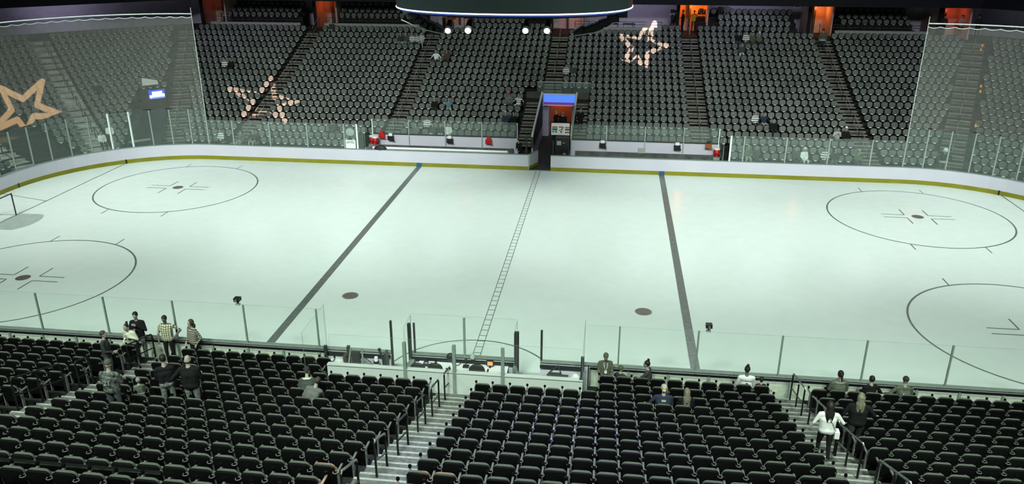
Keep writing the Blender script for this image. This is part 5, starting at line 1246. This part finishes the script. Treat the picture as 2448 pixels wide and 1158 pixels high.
b = MB(); b.box(1.75, 1.95, .5, .6, 10.3, 10.5); b.box(1.75, 1.95, .5, .6, 10.58, 10.78); b.build('white_labels', M_WHITE, **T('two small white plates hanging right of the stage lamps', 'plates'))

# TV camera on the upper platform
tv = empty('television_camera', (9.05, 32.5, FF(20)), 'television camera on a tall black tripod beside the orange doorway', 'camera')
z0 = FF(20)
for a in (90, 210, 330): MB().tube([(9.05, 32.5, z0+1.05), (9.05+.5*math.cos(math.radians(a)), 32.5+.5*math.sin(math.radians(a)), z0)], .035, 6).build('tripod_leg', M_BLACK, tv)
h_ = MB().box(8.9, 9.2, 32.1, 32.8, z0+1.35, z0+1.62).build('body', C['lightgrey'], tv); MB().tube([(9.05, 32.1, z0+1.45), (9.05, 31.75, z0+1.38)], [.14, .17], 10).build('lens', M_BLACK, h_)
MB().box(8.92, 9.25, 32.6, 32.9, z0+1.65, z0+1.9).build('viewfinder', M_BLACK, h_); MB().tube([(9.05, 32.5, z0+1.0), (9.05, 32.5, z0+1.36)], .07, 8).build('pan_head', M_BLACK, tv)
for i, x in enumerate((4.2, 5.6)):
    r = empty('folding_table', (x, 32.6, z0), '%s table on the camera platform' % ('left dim' if i == 0 else 'right dim'), 'table'); MB().box(x-.5, x+.5, 32.3, 32.9, z0+.72, z0+.76).build('table_top', C['charcoal'], r)
    for dx in (-.45, .45): MB().box(x+dx-.02, x+dx+.02, 32.32, 32.88, z0, z0+.72).build('leg', M_STEEL, r)
for x, lab in ((11.7, 'small white section sign right of the orange doorway'), (19.4, 'small white section sign left of the rightmost orange doorway')):
    r = empty('section_sign', (x, 34.9, 8.2), lab, 'sign'); yb = FY(KW)-.05
    MB().box(x-.3, x+.3, yb-.03, yb, 8.3, 8.55).build('plate', M_WHITE, r); MB().box(x-.22, x+.22, yb-.035, yb-.03, 8.40, 8.45).build('print_line', C['grey'], r); MB().box(x-.25, x+.1, yb-.03, yb, 8.65, 8.95).build('dark_plate', C['charcoal'], r)
# orange rags / light sticks along the right corner stairs
for k, a, lab in ((17.7, -2.0, 'upper orange glowing marker at the top of the right corner stairs'), (17.0, -2.2, 'lower orange glowing marker at the top of right corner stairs'), (11.3, -4.7, 'orange marker halfway down the right corner stairs'), (10.5, -5.0, 'second orange marker halfway down the right corner stairs'), (5.4, -6.9, 'orange marker low on the right corner stairs')):
    x, y = cpos(k, a, 1); z = FF(k)+.7
    MB().ell((x, y-.1, z), (.07, .06, .11), 6, 4).build('stair_marker', mat('marker_orange', (.75, .25, .02), .5, emit=(1, .35, .03), estr=.35), **T(lab, 'marker'))
MB().box(27.2, 27.9, 26.2, 26.4, FF(12)+.62, FF(12)+.95).build('orange_parcel', mat('parcel_orange', (.40, .14, .03), .6), **T('small orange parcel on a seat behind the right net edge', 'parcel'))
MB().box(26.6, 27.2, 26.0, 26.2, FF(12)+.70, FF(12)+.75).build('white_strip', M_WHITE, **T('white rolled paper lying left of the orange parcel', 'paper'))
# LED ribbon board on the far upper deck; switched low, it shows as faint streaks in the ice
rb = empty('ribbon_display', (0, 33.4, 14.2), 'long dim LED ribbon board on the upper deck front', 'display')
MB().box(-34, 34, 33.4, 33.6, 13.6, 14.8).build('housing', M_FASCIA, rb)
M_LED = mat('led_text', (.2, .2, .25), emit=(.9, .95, 1.0), estr=7)
random.seed(11)
x = -33
while x < 33:
    L_ = random.uniform(.5, 1.4)
    for i in range(random.randint(2, 6)):
        MB().box(x, x+L_*.7, 33.36, 33.4, 13.85, 14.55).build('letter_block', M_LED, rb); x += L_
    x += random.uniform(1.5, 6)

# the floors of the penalty boxes and the scorer's box stand above the ice
for o in list(COL.objects):
    if o.parent is None and o.name.split('.')[0] in ('penalty_bench', 'towel_bucket', 'brown_stick_holder', 'folding_easel', 'water_bottle', 'ledge_box', 'cable', 'telephone_arm', 'cabinet', 'equipment_pile', 'towel_sack', 'office_chair'):
        o.location.z += .40
for x0, x1 in ((-4.75, -2.56), (-1.8, 1.66), (2.52, 3.86)): MB().box(x0, x1, -15.06, -13.24, .30, .40).build('floor_box', M_TREAD, **S_)
